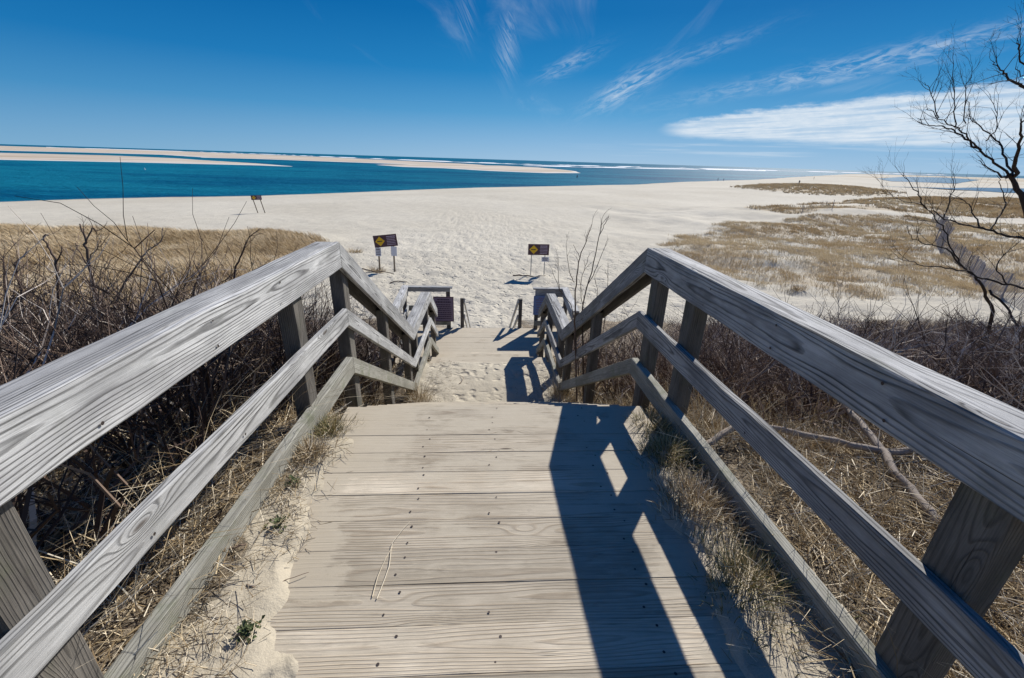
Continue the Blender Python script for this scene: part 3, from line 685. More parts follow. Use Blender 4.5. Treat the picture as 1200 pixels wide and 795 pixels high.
def warning_sign(loc, label, tilt, bw, bh, zb, sp, leanx, placards, woodposts=True, rz=0, group='brown warning signs with yellow diamonds'):
    e = empty('warning_sign', loc, label, 'sign', group, rz)
    cz = zb+bh/2
    for k, xx in enumerate((-sp/2, sp/2)):
        Lp = zb+bh*.8+math.tan(tilt)*xx
        w_ = Boxes(); n = 7
        w_.box((xx-math.sin(leanx)*Lp/2, .045, Lp/2-.2), ((.09 if woodposts else .045), (.07 if woodposts else .03), Lp+.4), leanx)
        w_.build('post', M_SPOST if woodposts else M_METAL, e)
    ox = -math.sin(leanx)*cz
    b_ = Boxes().box((ox, 0, cz), (bw, .02, bh), tilt).build('sign_board', M_BROWN, e)
    c, s_ = math.cos(tilt), math.sin(tilt)
    pos = lambda lx, lz: (ox+lx*c-lz*s_, cz+lx*s_+lz*c)
    dx_, dz_ = pos(-bw*.235, 0); q = bh*.80/math.sqrt(2)
    Boxes().box((dx_, -.013, dz_), (q, .006, q), tilt+math.pi/4).build('yellow_diamond', M_YEL, b_)
    t_b = Boxes(); text_rows(t_b, dx_, dz_, bh*.48, bh*.13, 1, -.0185, tilt, 1, 1.0); t_b.build('diamond_lettering', M_INK, b_)
    tx, tz = pos(bw*.25, 0); t2 = Boxes(); text_rows(t2, tx, tz, bw*.40, bh*.80, 6, -.0125, tilt, 1); t2.build('lettering', M_PALE, b_)
    for (px_, pz_, pw, ph, mm, rows) in placards:
        p_ = Boxes().box((px_, -.01, pz_), (pw, .012, ph), leanx).build('placard', mm, e)
        if rows:
            t3 = Boxes(); text_rows(t3, px_, pz_, pw*.8, ph*.84, rows, -.0175, leanx, 1, 1.0); t3.build('lettering', M_INK, p_)
    return e
def gz1(x, y): return float(ground_z(np.array([float(x)]), np.array([float(y)]))[0])
warning_sign((-5.95, 26.2, gz1(-5.95, 26.2)), 'tilted brown warning sign with yellow diamond on two wooden posts, left of the stairs', rad(6.5), 1.36, .70, 1.47, .88, rad(-1.5),
    [(-.42, 1.16, .33, .50, M_WHITE, 4), (.50, 1.22, .34, .56, M_WHITE, 0)])
warning_sign((3.1, 25.5, gz1(3.1, 25.5)), 'level brown warning sign with yellow diamond on two thin metal posts, right of the stairs', 0, 1.24, .64, 1.18, .80, 0,
    [(.42, .93, .44, .28, M_WHITE, 3)], woodposts=False)
warning_sign((-25.8, 53.3, gz1(-25.8, 53.3)), 'small distant sign on two leaning posts standing alone near the water at left', rad(1), 1.06, .50, 1.45, .72, rad(9), [], rz=rad(20))

def notice(loc, w_, h_, panel, label, rows, ink, frame):
    e = empty('notice_board', loc, label, 'notice board')
    Boxes().box((0, 0, 0), (w_, .015, h_)).build('panel', panel, e)
    f = Boxes(); t = .018
    f.box((0, -.003, h_/2), (w_+t, .02, t)).box((0, -.003, -h_/2), (w_+t, .02, t)).box((-w_/2, -.003, 0), (t, .019, h_-t-.002)).box((w_/2, -.003, 0), (t, .019, h_-t-.002)).build('frame', frame, e)
    t2 = Boxes(); text_rows(t2, 0, h_*.40, w_*.62, h_*.07, 1, -.0095, 0, 1, 1); text_rows(t2, 0, h_*.30, w_*.82, h_*.09, 1, -.0095, 0, 1, 1)
    text_rows(t2, 0, -.10*h_, w_*.82, h_*.66, rows, -.0095, 0, 0, 1); t2.build('lettering', ink, e)
    return e
notice((-1.08, 10.76, -3.62), .50, .65, M_PURP, 'framed purple notice board with dark lettering, hung left of the lowest landing', 8, M_INK, M_BROWN)
notice((1.56, 10.79, -3.50), .60, .50, M_BLUE, 'shaded blue notice board hung on the right railing of the lowest landing', 5, M_PURP, M_BLUE)

# ------------------------------------------------------------------ sand fences
def slat_fence(p0, p1, h, n_sec, label, lean=0.0, pitch_=.085, sag=0.15):
    p0, p1 = np.array(p0, float), np.array(p1, float); L = np.linalg.norm(p1-p0)
    e = empty('sand_fence', (p0[0], p0[1], gz1(*p0)), label, 'fence', rz=0)
    d = (p1-p0)/L; nrm = np.array([-d[1], d[0]])
    for s_ in range(n_sec):
        a = L*s_/n_sec; b = L*(s_+1)/n_sec; N = int((b-a)/pitch_)
        t = a+np.arange(N)*pitch_; wv = np.sin(t*.35)*.5+np.sin(t*.11+1)*.9
        bx = p0[0]+d[0]*t+nrm[0]*wv; by = p0[1]+d[1]*t+nrm[1]*wv; bz = ground_z(bx, by)-.15
        hh = h+RNG.normal(0, .035, N)+.15-sag*fbm(bx, by, .2); ln = lean*fbm(bx, by, .12)+RNG.normal(0, .02, N)
        al = RNG.normal(0, .03, N)+ (fbm(bx+50, by, .25)-.5)*.5
        w2 = .036/2; th = .007
        V = np.empty((N, 8, 3)); k = 0
        for (u, v, q) in ((-w2, -th, 0), (w2, -th, 0), (w2, th, 0), (-w2, th, 0), (-w2, -th, 1), (w2, -th, 1), (w2, th, 1), (-w2, th, 1)):
            V[:, k, 0] = bx+d[0]*(u+q*hh*al)+nrm[0]*(v+q*hh*ln); V[:, k, 1] = by+d[1]*(u+q*hh*al)+nrm[1]*(v+q*hh*ln); V[:, k, 2] = bz+q*hh; k += 1
        idx = (np.arange(N)*8)[:, None]
        Fq = np.vstack([np.hstack([idx+a_ for a_ in f]) for f in ((0, 1, 5, 4), (1, 2, 6, 5), (2, 3, 7, 6), (3, 0, 4, 7), (4, 5, 6, 7))])
        npmesh('slat_panel', V.reshape(-1, 3), Fq, M_FENCE, parent=e)
        Pm = np.array([[bx[0], by[0], bz[0]-.2]]); Pt = np.array([[bx[0], by[0], bz[0]+h+.25]])
        v_, f_, tn_ = seg_mesh(Pm, Pt, [.045], [.04], [.4], 8); npmesh('post', v_, f_, M_FENCE, parent=e)
    return e
slat_fence((62, 60), (22.5, 14.8), 1.30, 14, 'long grey slatted sand fence running off behind the bare tree at right', lean=.35)
slat_fence((46.6, 63.0), (50.3, 64.2), .95, 1, 'short broken piece of slatted fence sticking out of the dune grass', lean=1.0, pitch_=.42, sag=.8)
slat_fence((51.2, 63.0), (53.4, 66.8), 1.25, 1, 'short leaning slatted fence remnant right of the broken piece on the dune', lean=.9, pitch_=.32, sag=.5)

# ------------------------------------------------------------------ vegetation
def grow(base, d0, L, r, depth, kink, spread, up, out_, kids=(2, 3), tone=None, minr=.0012, seg=4, curl=0.0):
    """recursive twig; out_ collects (p0,p1,r0,r1,tone)"""
    p = Vector(base); d = Vector(d0).normalized(); sl_ = L/seg
    tone = random.random()**1.6 if tone is None else tone
    for i in range(seg):
        d = (d+Vector((random.gauss(0, kink), random.gauss(0, kink), random.gauss(0, kink)+up))).normalized()
        q = p+d*sl_; ra = r*(1-.55*i/seg); rb = r*(1-.55*(i+1)/seg)
        out_.append((p.copy(), q.copy(), ra, rb, min(1, max(0, tone+random.gauss(0, .08)))))
        if depth > 0 and i >= 1:
            for _ in range(random.choice(kids) if i == seg-1 else random.choice((0, 1, 1))):
                a = Vector((random.gauss(0, 1), random.gauss(0, 1), random.gauss(0, .6))).normalized()
                nd = (d+a*spread).normalized()
                grow(q, nd, L*random.uniform(.5, .78), max(minr, rb*.75), depth-1, kink, spread, up, out_, kids, tone, minr, max(2, seg-1) if depth > 1 else 3)
        p = q
def segs_obj(name, sg, m, parent=None, sides=3, origin=None):
    P0 = np.array([s_[0][:] for s_ in sg]); P1 = np.array([s_[1][:] for s_ in sg]); R0 = np.array([s_[2] for s_ in sg]); R1 = np.array([s_[3] for s_ in sg]); T = np.array([s_[4] for s_ in sg])
    if origin is not None: P0 = P0-np.array(origin); P1 = P1-np.array(origin)
    v, f, t = seg_mesh(P0, P1, R0, R1, T, sides)
    o = npmesh(name, v, f, m, {'tone': t}, smooth=sides > 4, parent=parent)
    if origin is not None: o.location = origin
    return o
# library of shrub skeletons, reused with rotation and scale inside the thickets
def lib_bush(n_st, L, depth, kink, spread, up, r):
    sg = []
    for i in range(n_st):
        a = random.uniform(0, math.tau); tl = random.uniform(.1, .75)
        grow((random.gauss(0, .10), random.gauss(0, .10), -.05), (math.cos(a)*tl, math.sin(a)*tl, 1), L*random.uniform(.6, 1.05), r*random.uniform(.6, 1.1), depth, kink, spread, up, sg)
    P0 = np.array([s_[0][:] for s_ in sg]); P1 = np.array([s_[1][:] for s_ in sg])
    return P0, P1, np.array([s_[2] for s_ in sg]), np.array([s_[3] for s_ in sg]), np.array([s_[4] for s_ in sg])
libL = [lib_bush(5, .66, 2, .24, .80, .07, .0095) for _ in range(7)]
libR = [lib_bush(5, .60, 2, .28, .80, .08, .0085) for _ in range(7)]
def thicket(name, label, pts, lib, m, scale, rthick=1.0, tilt=(0, 0)):
    A = [[], [], [], [], []]
    for (x, y) in pts:
        P0, P1, R0, R1, T = random.choice(lib); s_ = random.uniform(*scale); a = random.uniform(0, math.tau); c, sn = math.cos(a), math.sin(a)
        Mx = np.array([[c, sn, 0], [-sn, c, 0], [0, 0, 1]])*s_
        z = gz1(x, y); dist = math.hypot(x, y); rt = s_*rthick*(1+max(0, dist-5)*.05)
        O = np.array([x, y, z])
        q0 = P0@Mx+O; q1 = P1@Mx+O
        q0[:, 0] += (q0[:, 2]-z)*tilt[0]; q1[:, 0] += (q1[:, 2]-z)*tilt[0]; q0[:, 1] += (q0[:, 2]-z)*tilt[1]; q1[:, 1] += (q1[:, 2]-z)*tilt[1]
        A[0].append(q0); A[1].append(q1); A[2].append(R0*rt); A[3].append(R1*rt); A[4].append(np.clip(T*random.choice((.15, .4, .8, 1.1, 1.7)), 0, 1))
    A = [np.concatenate(a_) for a_ in A]
    mx = np.maximum(np.abs(A[0][:, 0]-CX), np.abs(A[1][:, 0]-CX)); mn = np.minimum(np.abs(A[0][:, 0]-CX), np.abs(A[1][:, 0]-CX)); ok_ = (mn > 1.46) | (A[0][:, 1] > 14)
    A = [a_[ok_] for a_ in A]
    v, f, t = seg_mesh(*A, 3)
    print(name, len(A[0]), 'segments')
    return tagit(npmesh(name, v, f, m, {'tone': t}), label, 'shrubs', kind='stuff')
def scatter(n, x0, x1, y0, y1, ok):
    r_ = []
    while len(r_) < n:
        x, y = random.uniform(x0, x1), random.uniform(y0, y1)
        if ok(x, y): r_.append((x, y))
    return r_
def okL(x, y): return x > -(y*1.25+1.7) and x < -1.55-(.9 if y > 9.5 else 0)-max(0, y-9)*.8 and y < 13.5+random.uniform(-1, 1)-max(0, -x-6)*.25
ptsL = scatter(210, -5.5, -1.4, .2, 6, okL)+scatter(150, -13, -1.4, 2.5, 8.5, okL)+scatter(150, -16, -2, 6, 13, okL)+scatter(45, -3.2, -1.5, 2.6, 8.5, lambda x, y: True)
thicket('bare_thicket', 'dark tangled leafless thicket filling the slope left of the railing', ptsL, libL, M_TWIG, (.9, 1.36), 1.5)
def okR(x, y): return x < y*1.45+2.6 and x > 1.75+max(0, 3.2-y)*2.2+max(0, y-9)*1.1 and y < 16.5+random.uniform(-1.5, 1) and not (x > 9 and y > 15.5)
ptsR = scatter(190, 1.6, 9, 2.8, 8, okR)+scatter(380, 3, 24, 6, 16.5, okR)+scatter(36, 1.62, 2.6, 3.2, 9, lambda x, y: True)+scatter(40, 1.9, 5, 2.2, 4.5, lambda x, y: x < y*1.5+1)
thicket('bare_thicket', 'purplish brown leafless thicket covering the slope right of the railing', ptsR, libR, M_TWIG2, (.78, 1.18), 1.75)

# dune grass --------------------------------------------------------------
def grass_field(name, label, n_tuft, per, x0, x1, y0, y1, dens, h, wid, m, spread=.22, wind=rad(200), lean=(.35, .9), tone_b=0.0):
    xs = RNG.uniform(x0, x1, n_tuft*4); ys = RNG.uniform(y0, y1, n_tuft*4)
    keep = RNG.uniform(0, 1, len(xs)) < dens(xs, ys); xs, ys = xs[keep][:n_tuft], ys[keep][:n_tuft]
    N = len(xs)*per
    bx = np.repeat(xs, per)+RNG.normal(0, spread, N); by = np.repeat(ys, per)+RNG.normal(0, spread, N)
    d = np.hypot(bx, by); tt = np.clip(np.repeat(RNG.uniform(0, 1, len(xs)), per)*.6+RNG.uniform(0, .4, N)+tone_b, 0, 1)
    tf = fbm(bx, by, .25); tt = np.clip(tt*.6+(tf-.5)*1.2+.25+tone_b, 0, 1)
    hh = np.repeat(RNG.uniform(.6, 1.15, len(xs)), per)*RNG.uniform(.55, 1.1, N)*h
    wd_ = wid*np.maximum(1, d/16)*RNG.uniform(.7, 1.3, N)
    pos = np.stack([bx, by, ground_z(bx, by)-.03], 1)
    v, f, t = blades(pos, hh, wd_, wind+RNG.normal(0, .7, N), RNG.uniform(*lean, N), tt)
    print(name, N, 'blades')
    return tagit(npmesh(name, v, f, m, {'tone': t}), label, 'grass', kind='stuff')
grass_field('beach_grass', 'tan windswept beach grass field beyond the thicket at left', 9000, 18, -60, -8, 9, 41, lambda x, y: inpoly(x, y+(fbm(x, y, .3)-.5)*3, LEFTG)*(x > -y*1.2-4)*(.35+.65*sst(fbm(x, y, .5), .3, .6)), .55, .011, M_DUNE)
grass_field('beach_grass', 'patchy pale beach grass on the sandy dune field at right', 9500, 16, 12, 80, 20, 66, lambda x, y: inpoly(x+(fbm(x, y, .3)-.5)*4, y+(fbm(x+9, y, .3)-.5)*4, DUNE3)*(.30+.70*sst(fbm(x, y, .5, 5), .36, .64))*np.clip(40/np.hypot(x, y), .3, 1), .40, .009, M_DUNE, tone_b=.25)
grass_field('beach_grass', 'brown grass on the low ridge across the middle of the right dunes', 4200, 12, 38, 165, 60, 135, lambda x, y: inpoly(x, y, DUNE2)*sst(fbm(x, y, .15), .32, .52), .62, .012, M_DUNE, tone_b=.15)
grass_field('beach_grass', 'brown grass capping the low rounded dune near the shore at right', 4500, 12, 50, 200, 90, 230, lambda x, y: sst(mound(x, y, 112, 150, 60, 24, rad(50), 1.0)+(fbm(x, y, .06)-.5)*.35, .32, .6), .62, .012, M_DUNE, tone_b=.2)

# near dry grass under the rails -------------------------------------------
def litter(name, label, n, x0, x1, y0, y1, ok, m=M_STRAW, L=(.04, .24), wid=.0034, flat=.25):
    xs = RNG.uniform(x0, x1, n*3); ys = RNG.uniform(y0, y1, n*3); k = RNG.uniform(0, 1, n*3) < ok(xs, ys); xs, ys = xs[k][:n], ys[k][:n]; N = len(xs)
    z = ground_z(xs, ys)+np.abs(RNG.normal(0, .025, N))+.004
    a = RNG.uniform(0, math.tau, N); e_ = RNG.normal(0, flat, N); ln = RNG.uniform(*L, N)**1.0
    P0 = np.stack([xs, ys, z], 1); D = np.stack([np.cos(a)*np.cos(e_), np.sin(a)*np.cos(e_), np.abs(np.sin(e_))], 1)
    P1 = P0+D*ln[:, None]; r = RNG.uniform(.4, 1, N)*wid*(1+np.clip(np.hypot(xs, ys)-3, 0, 20)*.12)
    v, f, t = seg_mesh(P0, P1, r, r*.5, RNG.uniform(0, 1, N)**1.3, 3)
    return tagit(npmesh(name, v, f, m, {'tone': t}), label, 'dry litter', kind='stuff')
litter('straw_litter', 'bleached broken straw lying on the ground right of the railing', 60000, 1.2, 9, .1, 9, lambda x, y: sst(x+(fbm(x, y, 3)-.5)*.6, 1.25, 1.7)*np.clip(3.0/np.hypot(x, y), .2, 1)*(x < y*1.5+2.5))
litter('straw_litter', 'dark tangled straw and twigs lying under the left railing', 44000, -9, -.9, .1, 9, lambda x, y: sst(-x+(fbm(x, y, 3)-.5)*.5, .98, 1.4)*np.clip(3.0/np.hypot(x, y), .2, 1)*(x > -y*1.5-2.5))
litter('straw_litter', 'short straw and twig bits strewn over the sand strip left of the deck', 2600, -1.25, -.72, .1, 2.9, lambda x, y: sst(-x+(fbm(x, y, 4)-.5)*.5, .72, 1.15)*(.2+.8*sst(fbm(x, y, 5), .4, .6)), L=(.015, .10), wid=.0018, flat=.1)
litter('straw_litter', 'short straw bits strewn over the sand beside the right deck edge', 1500, .85, 1.35, .1, 2.9, lambda x, y: sst(x+(fbm(x, y, 4)-.5)*.4, .85, 1.15), L=(.015, .10), wid=.0018, flat=.1)
litter('straw_litter', 'dry debris and twigs scattered on the sandy middle landing', 700, -1.0, 1.1, 5.3, 7.5, lambda x, y: sst(np.abs(x-CX), .3, 1.0), M_TWIG, L=(.02, .10), wid=.002, flat=.1)
def long_grass(name, label, n, x0, x1, y0, y1, ok, h, lean, wind, wsd, m=M_STRAW, wid=.0045, kind='stuff', clump=None):
    if clump is None:
        xs = RNG.uniform(x0, x1, n*4); ys = RNG.uniform(y0, y1, n*4); k = RNG.uniform(0, 1, n*4) < ok(xs, ys); xs, ys = xs[k][:n], ys[k][:n]
    else: xs = clump[0]+RNG.normal(0, clump[2], n); ys = clump[1]+RNG.normal(0, clump[2], n)
    N = len(xs); pos = np.stack([xs, ys, ground_z(xs, ys)-.02], 1)
    org = None
    if clump is not None:
        org = (clump[0], clump[1], gz1(clump[0], clump[1])); pos = pos-np.array(org)
        wdn = np.arctan2(ys-clump[1], xs-clump[0])+RNG.normal(0, .5, N)
    else: wdn = wind+RNG.normal(0, wsd, N)
    v, f, t = blades(pos, RNG.uniform(h*.4, h, N), RNG.uniform(.6, 1.3, N)*wid, wdn, RNG.uniform(*lean, N), RNG.uniform(0, 1, N), 5)
    o = npmesh(name, v, f, m, {'tone': t})
    if org: o.location = org
    return tagit(o, label, 'grass', kind=kind) if kind else o
long_grass('dry_grass', 'long dry bent grass stalks tangled through the left railing', 4200, -3.2, -1.12, .3, 6.2, lambda x, y: sst(-x, 1.2, 1.45)*(.25+.75*sst(fbm(x, y, 1.3), .4, .6)), .75, (.4, 1.3), rad(-20), 1.3)
long_grass('dry_grass', 'dry upright grass growing along the right railing', 1700, 1.25, 3.2, .2, 5.5, lambda x, y: sst(x, 1.28, 1.5)*sst(2.6-x, 0, 1)*(.2+.8*sst(fbm(x, y, 1.6), .42, .6)), .48, (.15, .8), rad(200), 1.4, wid=.0035)
long_grass('dry_grass', 'thin straw-coloured stems standing among the right shrubs', 2600, 1.6, 9, 2.5, 10, lambda x, y: .8*(x < y*1.4+2), .62, (.1, .5), rad(200), 1.2, wid=.006)
tufts = [('grass_tuft', (-1.02, 2.52, .06), 600, .15, M_GREEN, 'green and tan grass tuft beside the far left corner of the upper deck'),
         ('grass_tuft', (-1.04, 2.2, .045), 360, .14, M_STRAW, 'golden dry grass tuft below the left post, nearest tuft to it'),
         ('grass_tuft', (-1.02, 5.9, .10), 320, .42, M_STRAW, 'dry grass tuft at the foot of the left railing on the sandy landing'),
         ('grass_tuft', (1.17, 2.56, .085), 900, .17, M_GREEN, 'olive grass tuft at the foot of the right corner posts'),
         ('grass_tuft', (1.14, 2.18, .09), 900, .15, M_GREEN, 'dark green and straw grass tuft beside the right deck edge, second from the corner'),
         ('grass_tuft', (1.13, 1.74, .10), 1000, .14, M_STRAW, 'brown grass tuft in the railing shadow beside the right deck edge'),
         ('grass_tuft', (1.13, 1.28, .11), 1100, .13, M_GREEN, 'nearest dark grass tuft beside the right deck edge'),
         ('grass_tuft', (1.22, 6.0, .12), 340, .45, M_STRAW, 'dry grass tuft at the foot of the right railing on the sandy landing')]
for nm, cl_, n_, h_, mm, lb in tufts:
    o = long_grass(nm, lb, n_, 0, 0, 0, 0, None, h_, (.15, .85), 0, 0, m=mm, wid=.0046, kind=None, clump=cl_); tagit(o, lb, 'grass')
far_tufts = [(-9.3, 31.5, 'lone brown grass tuft on the open sand left of the tilted sign'), (-6.5, 25.9, 'dry weeds piled at the foot of the left post of the tilted sign'),
             (17.4, 22.6, 'round brown grass clump at the near edge of the right dunes')]
for x, y, lb in far_tufts:
    o = long_grass('grass_tuft', lb, 160, 0, 0, 0, 0, None, .55, (.4, 1.4), 0, 0, m=M_DUNE, wid=.02, kind=None, clump=(x, y, .20)); tagit(o, lb, 'grass')

def weed(x, y, r_, n_, label):
    z = gz1(x, y); o_ = (x, y, z); V = []; Fq = []; T = []
    for i in range(n_):
        a = random.uniform(0, math.tau); q = r_*random.uniform(.05, 1)*(1+.5*math.sin(a*3+x*9)); cx_, cy_ = math.cos(a)*q, math.sin(a)*q; L = random.uniform(.010, .022); b = random.uniform(0, math.tau); w_ = L*.42
        dz = random.uniform(.006, .045)*(1.2-q/r_); ca, sa = math.cos(b), math.sin(b); i0 = len(V); tl = random.uniform(-.5, .8)*L
        V += [(cx_, cy_, dz), (cx_+ca*L*.5-sa*w_, cy_+sa*L*.5+ca*w_, dz+tl*.6+.003), (cx_+ca*L, cy_+sa*L, dz+tl), (cx_+ca*L*.5+sa*w_, cy_+sa*L*.5-ca*w_, dz+tl*.6+.003)]
        Fq.append((i0, i0+1, i0+2, i0+3)); T += [random.random()]*4
    o = npmesh('weed_plant', np.array(V), np.array(Fq), M_WEED, {'tone': np.array(T)}); o.location = o_
    return tagit(o, label, 'weed')
weed(-1.0, 1.66, .05, 70, 'small leafy green weed on the sand left of the deck, middle one of three')
weed(-1.04, 1.95, .045, 60, 'low green weed under the left railing, farthest of three')
weed(-.88, 1.13, .04, 80, 'small bushy green weed on the sand beside the deck, nearest of three')

# distinct saplings and stems ------------------------------------------------
def poly_branch(pts, r0, r1, tone=.4, sub=3, jit=.004):
    """smooth tapered chain through the points -> segments"""
    P = [Vector(p) for p in pts]; out_ = []; n = len(P)
    pts2 = []
    for i in range(n-1):
        a = P[max(0, i-1)]; b = P[i]; c = P[i+1]; d = P[min(n-1, i+2)]
        for k in range(sub):
            t = k/sub
            pts2.append(.5*((2*b)+(-a+c)*t+(2*a-5*b+4*c-d)*t*t+(-a+3*b-3*c+d)*t**3))
    pts2.append(P[-1]); m_ = len(pts2)-1
    for i in range(m_):
        pts2[i] = pts2[i]+Vector((random.gauss(0, jit), random.gauss(0, jit), random.gauss(0, jit))) if 0 < i else pts2[i]
    for i in range(m_):
        out_.append((pts2[i], pts2[i+1], r0+(r1-r0)*i/m_, r0+(r1-r0)*(i+1)/m_, tone))
    return out_
def chain_twigs(sg, chain, every, L, r, depth, spread, up, tone=None, start=1):
    for i in range(start, len(chain)):
        if random.random() < every:
            p0, p1 = chain[i][0], chain[i][1]; d = (p1-p0).normalized(); a = Vector((random.gauss(0, 1), random.gauss(0, 1), random.gauss(0, 1))).normalized()
            grow(p1, (d+a*spread+Vector((0, 0, up))).normalized(), L*random.uniform(.5, 1.1), min(r, chain[i][3]*.8), depth, .12, .6, .05, sg, (1, 2), tone)
def sapling(x, y, stems, label, m=M_TWIG, group=None):
    z = gz1(x, y); sg = []
    for (dx_, dy_, L, r, kink, dep) in stems:
        grow((x+random.gauss(0, .03), y+random.gauss(0, .03), z-.05), (dx_, dy_, 1), L*.66, r*1.35, dep, kink*2.4, .6, .05, sg, (1, 2), .25+random.random()*.25, .0022, 7)
    o = segs_obj('bare_sapling', sg, m, sides=5, origin=(x, y, z)); return tagit(o, label, 'sapling', group)
def W(x, y, dy):       # survey point: photo sight line cut at distance dy (metres ahead of the stairs' origin)
    a = (x-600)/f_px; b = (397.5-y)/f_px; d = fw+rr*a+uu*b; return tuple(d*(dy/d.y))

def stems(label, dy, paths, m, base_xy, r=1.0, tw=.35):
    """a distinct leafless stem cluster; each path: photo points, start and end radius, depth drift"""
    bz = gz1(*base_xy); sg = []
    for pts, ra, rb, dr in paths:
        P = [W(x, y, dy+dr*i/len(pts)) for i, (x, y) in enumerate(pts)]
        ch = poly_branch(P, ra*r, rb*r, random.uniform(.1, .35), 4, .004); sg += ch
        chain_twigs(sg, ch, tw, .13, .0028, 1, .8, .25, .2, start=3)
    o = segs_obj('bare_sapling', sg, m, sides=5, origin=(base_xy[0], base_xy[1], bz)); return tagit(o, label, 'sapling')


stems('tall thin bare sapling rising behind the right railing, beside the stairs', 5.3,
    [([(684, 470), (683, 400), (683, 360), (693, 319), (702, 277), (705.5, 256)], .014, .003, .5), ([(687, 338), (697, 318), (705, 300), (712, 281)], .006, .002, .4), ([(702, 277), (708, 264), (713.6, 254)], .005, .002, .2),
     ([(676, 470), (674, 400), (674, 361), (675, 333), (679.6, 301), (686.6, 284), (693.7, 263)], .014, .0028, -.3), ([(673, 331), (667, 317), (663.4, 287)], .005, .002, -.3), ([(679, 301), (671.7, 287)], .004, .002, .2),
     ([(678, 440), (672, 367), (656, 340), (647, 316)], .008, .002, .3), ([(656, 340), (654, 320), (654, 301)], .004, .002, .2), ([(700, 440), (708, 380), (712, 335), (712.5, 308)], .007, .002, .3),
     ([(683, 360), (680, 335), (686, 312), (690, 300)], .005, .002, -.3), ([(690, 420), (697, 370), (700, 345), (697, 325)], .006, .002, .2)], M_TWIG, (1.0, 5.3), tw=.3)
stems('tallest dark knobbly stem with forked top standing out of the left thicket', 3.6,
    [([(150, 440), (130, 390), (111, 341), (102.5, 299), (100, 280), (93.6, 263)], .019, .005, .2), ([(101, 284), (107, 268), (113.6, 271)], .006, .004, .1), ([(106, 318), (94, 296), (88, 285)], .006, .003, .1), ([(104, 305), (112, 292), (118, 288)], .005, .003, .1)], M_TWIG, (-3.9, 3.6))
stems('crooked dark shrub with hooked tips at the far left of the thicket', 3.7,
    [([(75, 420), (70, 360), (66, 310), (59.6, 294), (51, 278), (57, 276)], .013, .004, .2), ([(66, 310), (72, 295), (70, 288)], .006, .003, .1), ([(30, 400), (25, 340), (18, 310), (30, 298)], .012, .004, .3), ([(4, 380), (6, 340), (4, 300)], .010, .004, .3)], M_TWIG, (-4.4, 3.7))
stems('pale crooked branch reaching up out of the left thicket over the grass field', 3.9,
    [([(128, 400), (140, 345), (165, 305), (172, 296), (188, 283), (191, 267)], .010, .003, .2), ([(140, 345), (128, 330), (127, 312)], .006, .003, .2)], M_LIMB, (-3.6, 3.9), tw=.25)
stems('short forked dark stem just above the middle of the left top rail', 3.9,
    [([(222, 400), (226, 343), (233, 321), (226, 305)], .011, .003, .2), ([(233, 324), (239, 312)], .005, .003, .1), ([(185, 400), (180, 350), (184, 325), (178, 312)], .009, .003, .2)], M_TWIG, (-2.9, 3.9))
stems('single dark stem with short side twigs just left of the railing corner', 4.6,
    [([(268, 400), (275, 322), (283, 300), (290, 283), (305, 268)], .012, .003, .2)], M_TWIG, (-2.9, 4.6), tw=.7)
# the bare trees at the right edge
def tree(label, trunk, limbs, base, spec, cat='tree'):
    e = empty('bare_tree', base, label, cat)
    T = poly_branch(trunk[0], trunk[1], trunk[2], .4, 4, .008)
    segs_obj('trunk', T, M_BARK, e, 8)
    for pts, ra, rb in limbs:
        ch = poly_branch(pts, ra, rb, .35, 4, .012); sg = list(ch)
        chain_twigs(sg, ch, *spec, start=2)
        segs_obj('branch', sg, M_BARK, e, 5)
    return e
D = 7.0
trunkA = [(9.9, 6.6, gz1(9.9, 6.6)-.2), (9.8, 6.7, -3.0), (9.55, 6.8, -1.9), W(1206, 262, 6.9), W(1192, 222, 7.0), W(1183, 205, 7.0)]
tree('large dark bare tree leaning in from the right edge, its crown crossing the white cloud',
     (trunkA, .085, .024),
     [([W(1184, 207, 7.0), W(1170, 193, 7.0), W(1155, 182, 6.9), W(1140, 168, 6.9), W(1128, 155, 6.8), W(1112, 145, 6.7), W(1098, 138, 6.7), W(1085, 128, 6.6)], .019, .003),
      ([W(1150, 176, 6.9), W(1130, 162, 7.1), W(1115, 152, 7.3), W(1103, 149, 7.4), W(1084, 146, 7.5), W(1076, 139, 7.5)], .016, .003),
      ([W(1186, 207, 7.0), W(1176, 180, 7.3), W(1168, 165, 7.5), W(1150, 150, 7.7), W(1138, 140, 7.8), W(1133, 118, 7.9)], .018, .003),
      ([W(1188, 207, 7.0), W(1192, 185, 6.6), W(1198, 165, 6.4), W(1196, 150, 6.2), W(1208, 130, 6.1)], .03, .006),
      ([W(1120, 148, 6.75), W(1118, 125, 6.7), W(1117, 95, 6.7), W(1117, 62, 6.7)], .009, .002),
      ([W(1100, 138, 6.7), W(1094, 120, 6.6), W(1088, 104, 6.6), W(1083, 97, 6.6)], .008, .002),
      ([W(1132, 145, 7.0), W(1131, 118, 7.0), W(1132, 100, 7.0), W(1148, 72, 7.0)], .008, .002),
      ([W(1156, 165, 7.0), W(1168, 150, 7.2), W(1168, 128, 7.2), W(1160, 110, 7.2)], .010, .002),
      ([W(1182, 207, 7.0), W(1176, 206, 6.9), W(1160, 198, 6.8), W(1146, 188, 6.8)], .02, .003)],
     (9.8, 6.6, gz1(9.8, 6.6)), (.62, .36, .0045, 2, .75, .25))
trunkB = [(8.7, 5.7, gz1(8.7, 5.7)-.2), (8.65, 5.8, -2.4), W(1230, 140, 5.9), W(1222, 118, 5.9)]
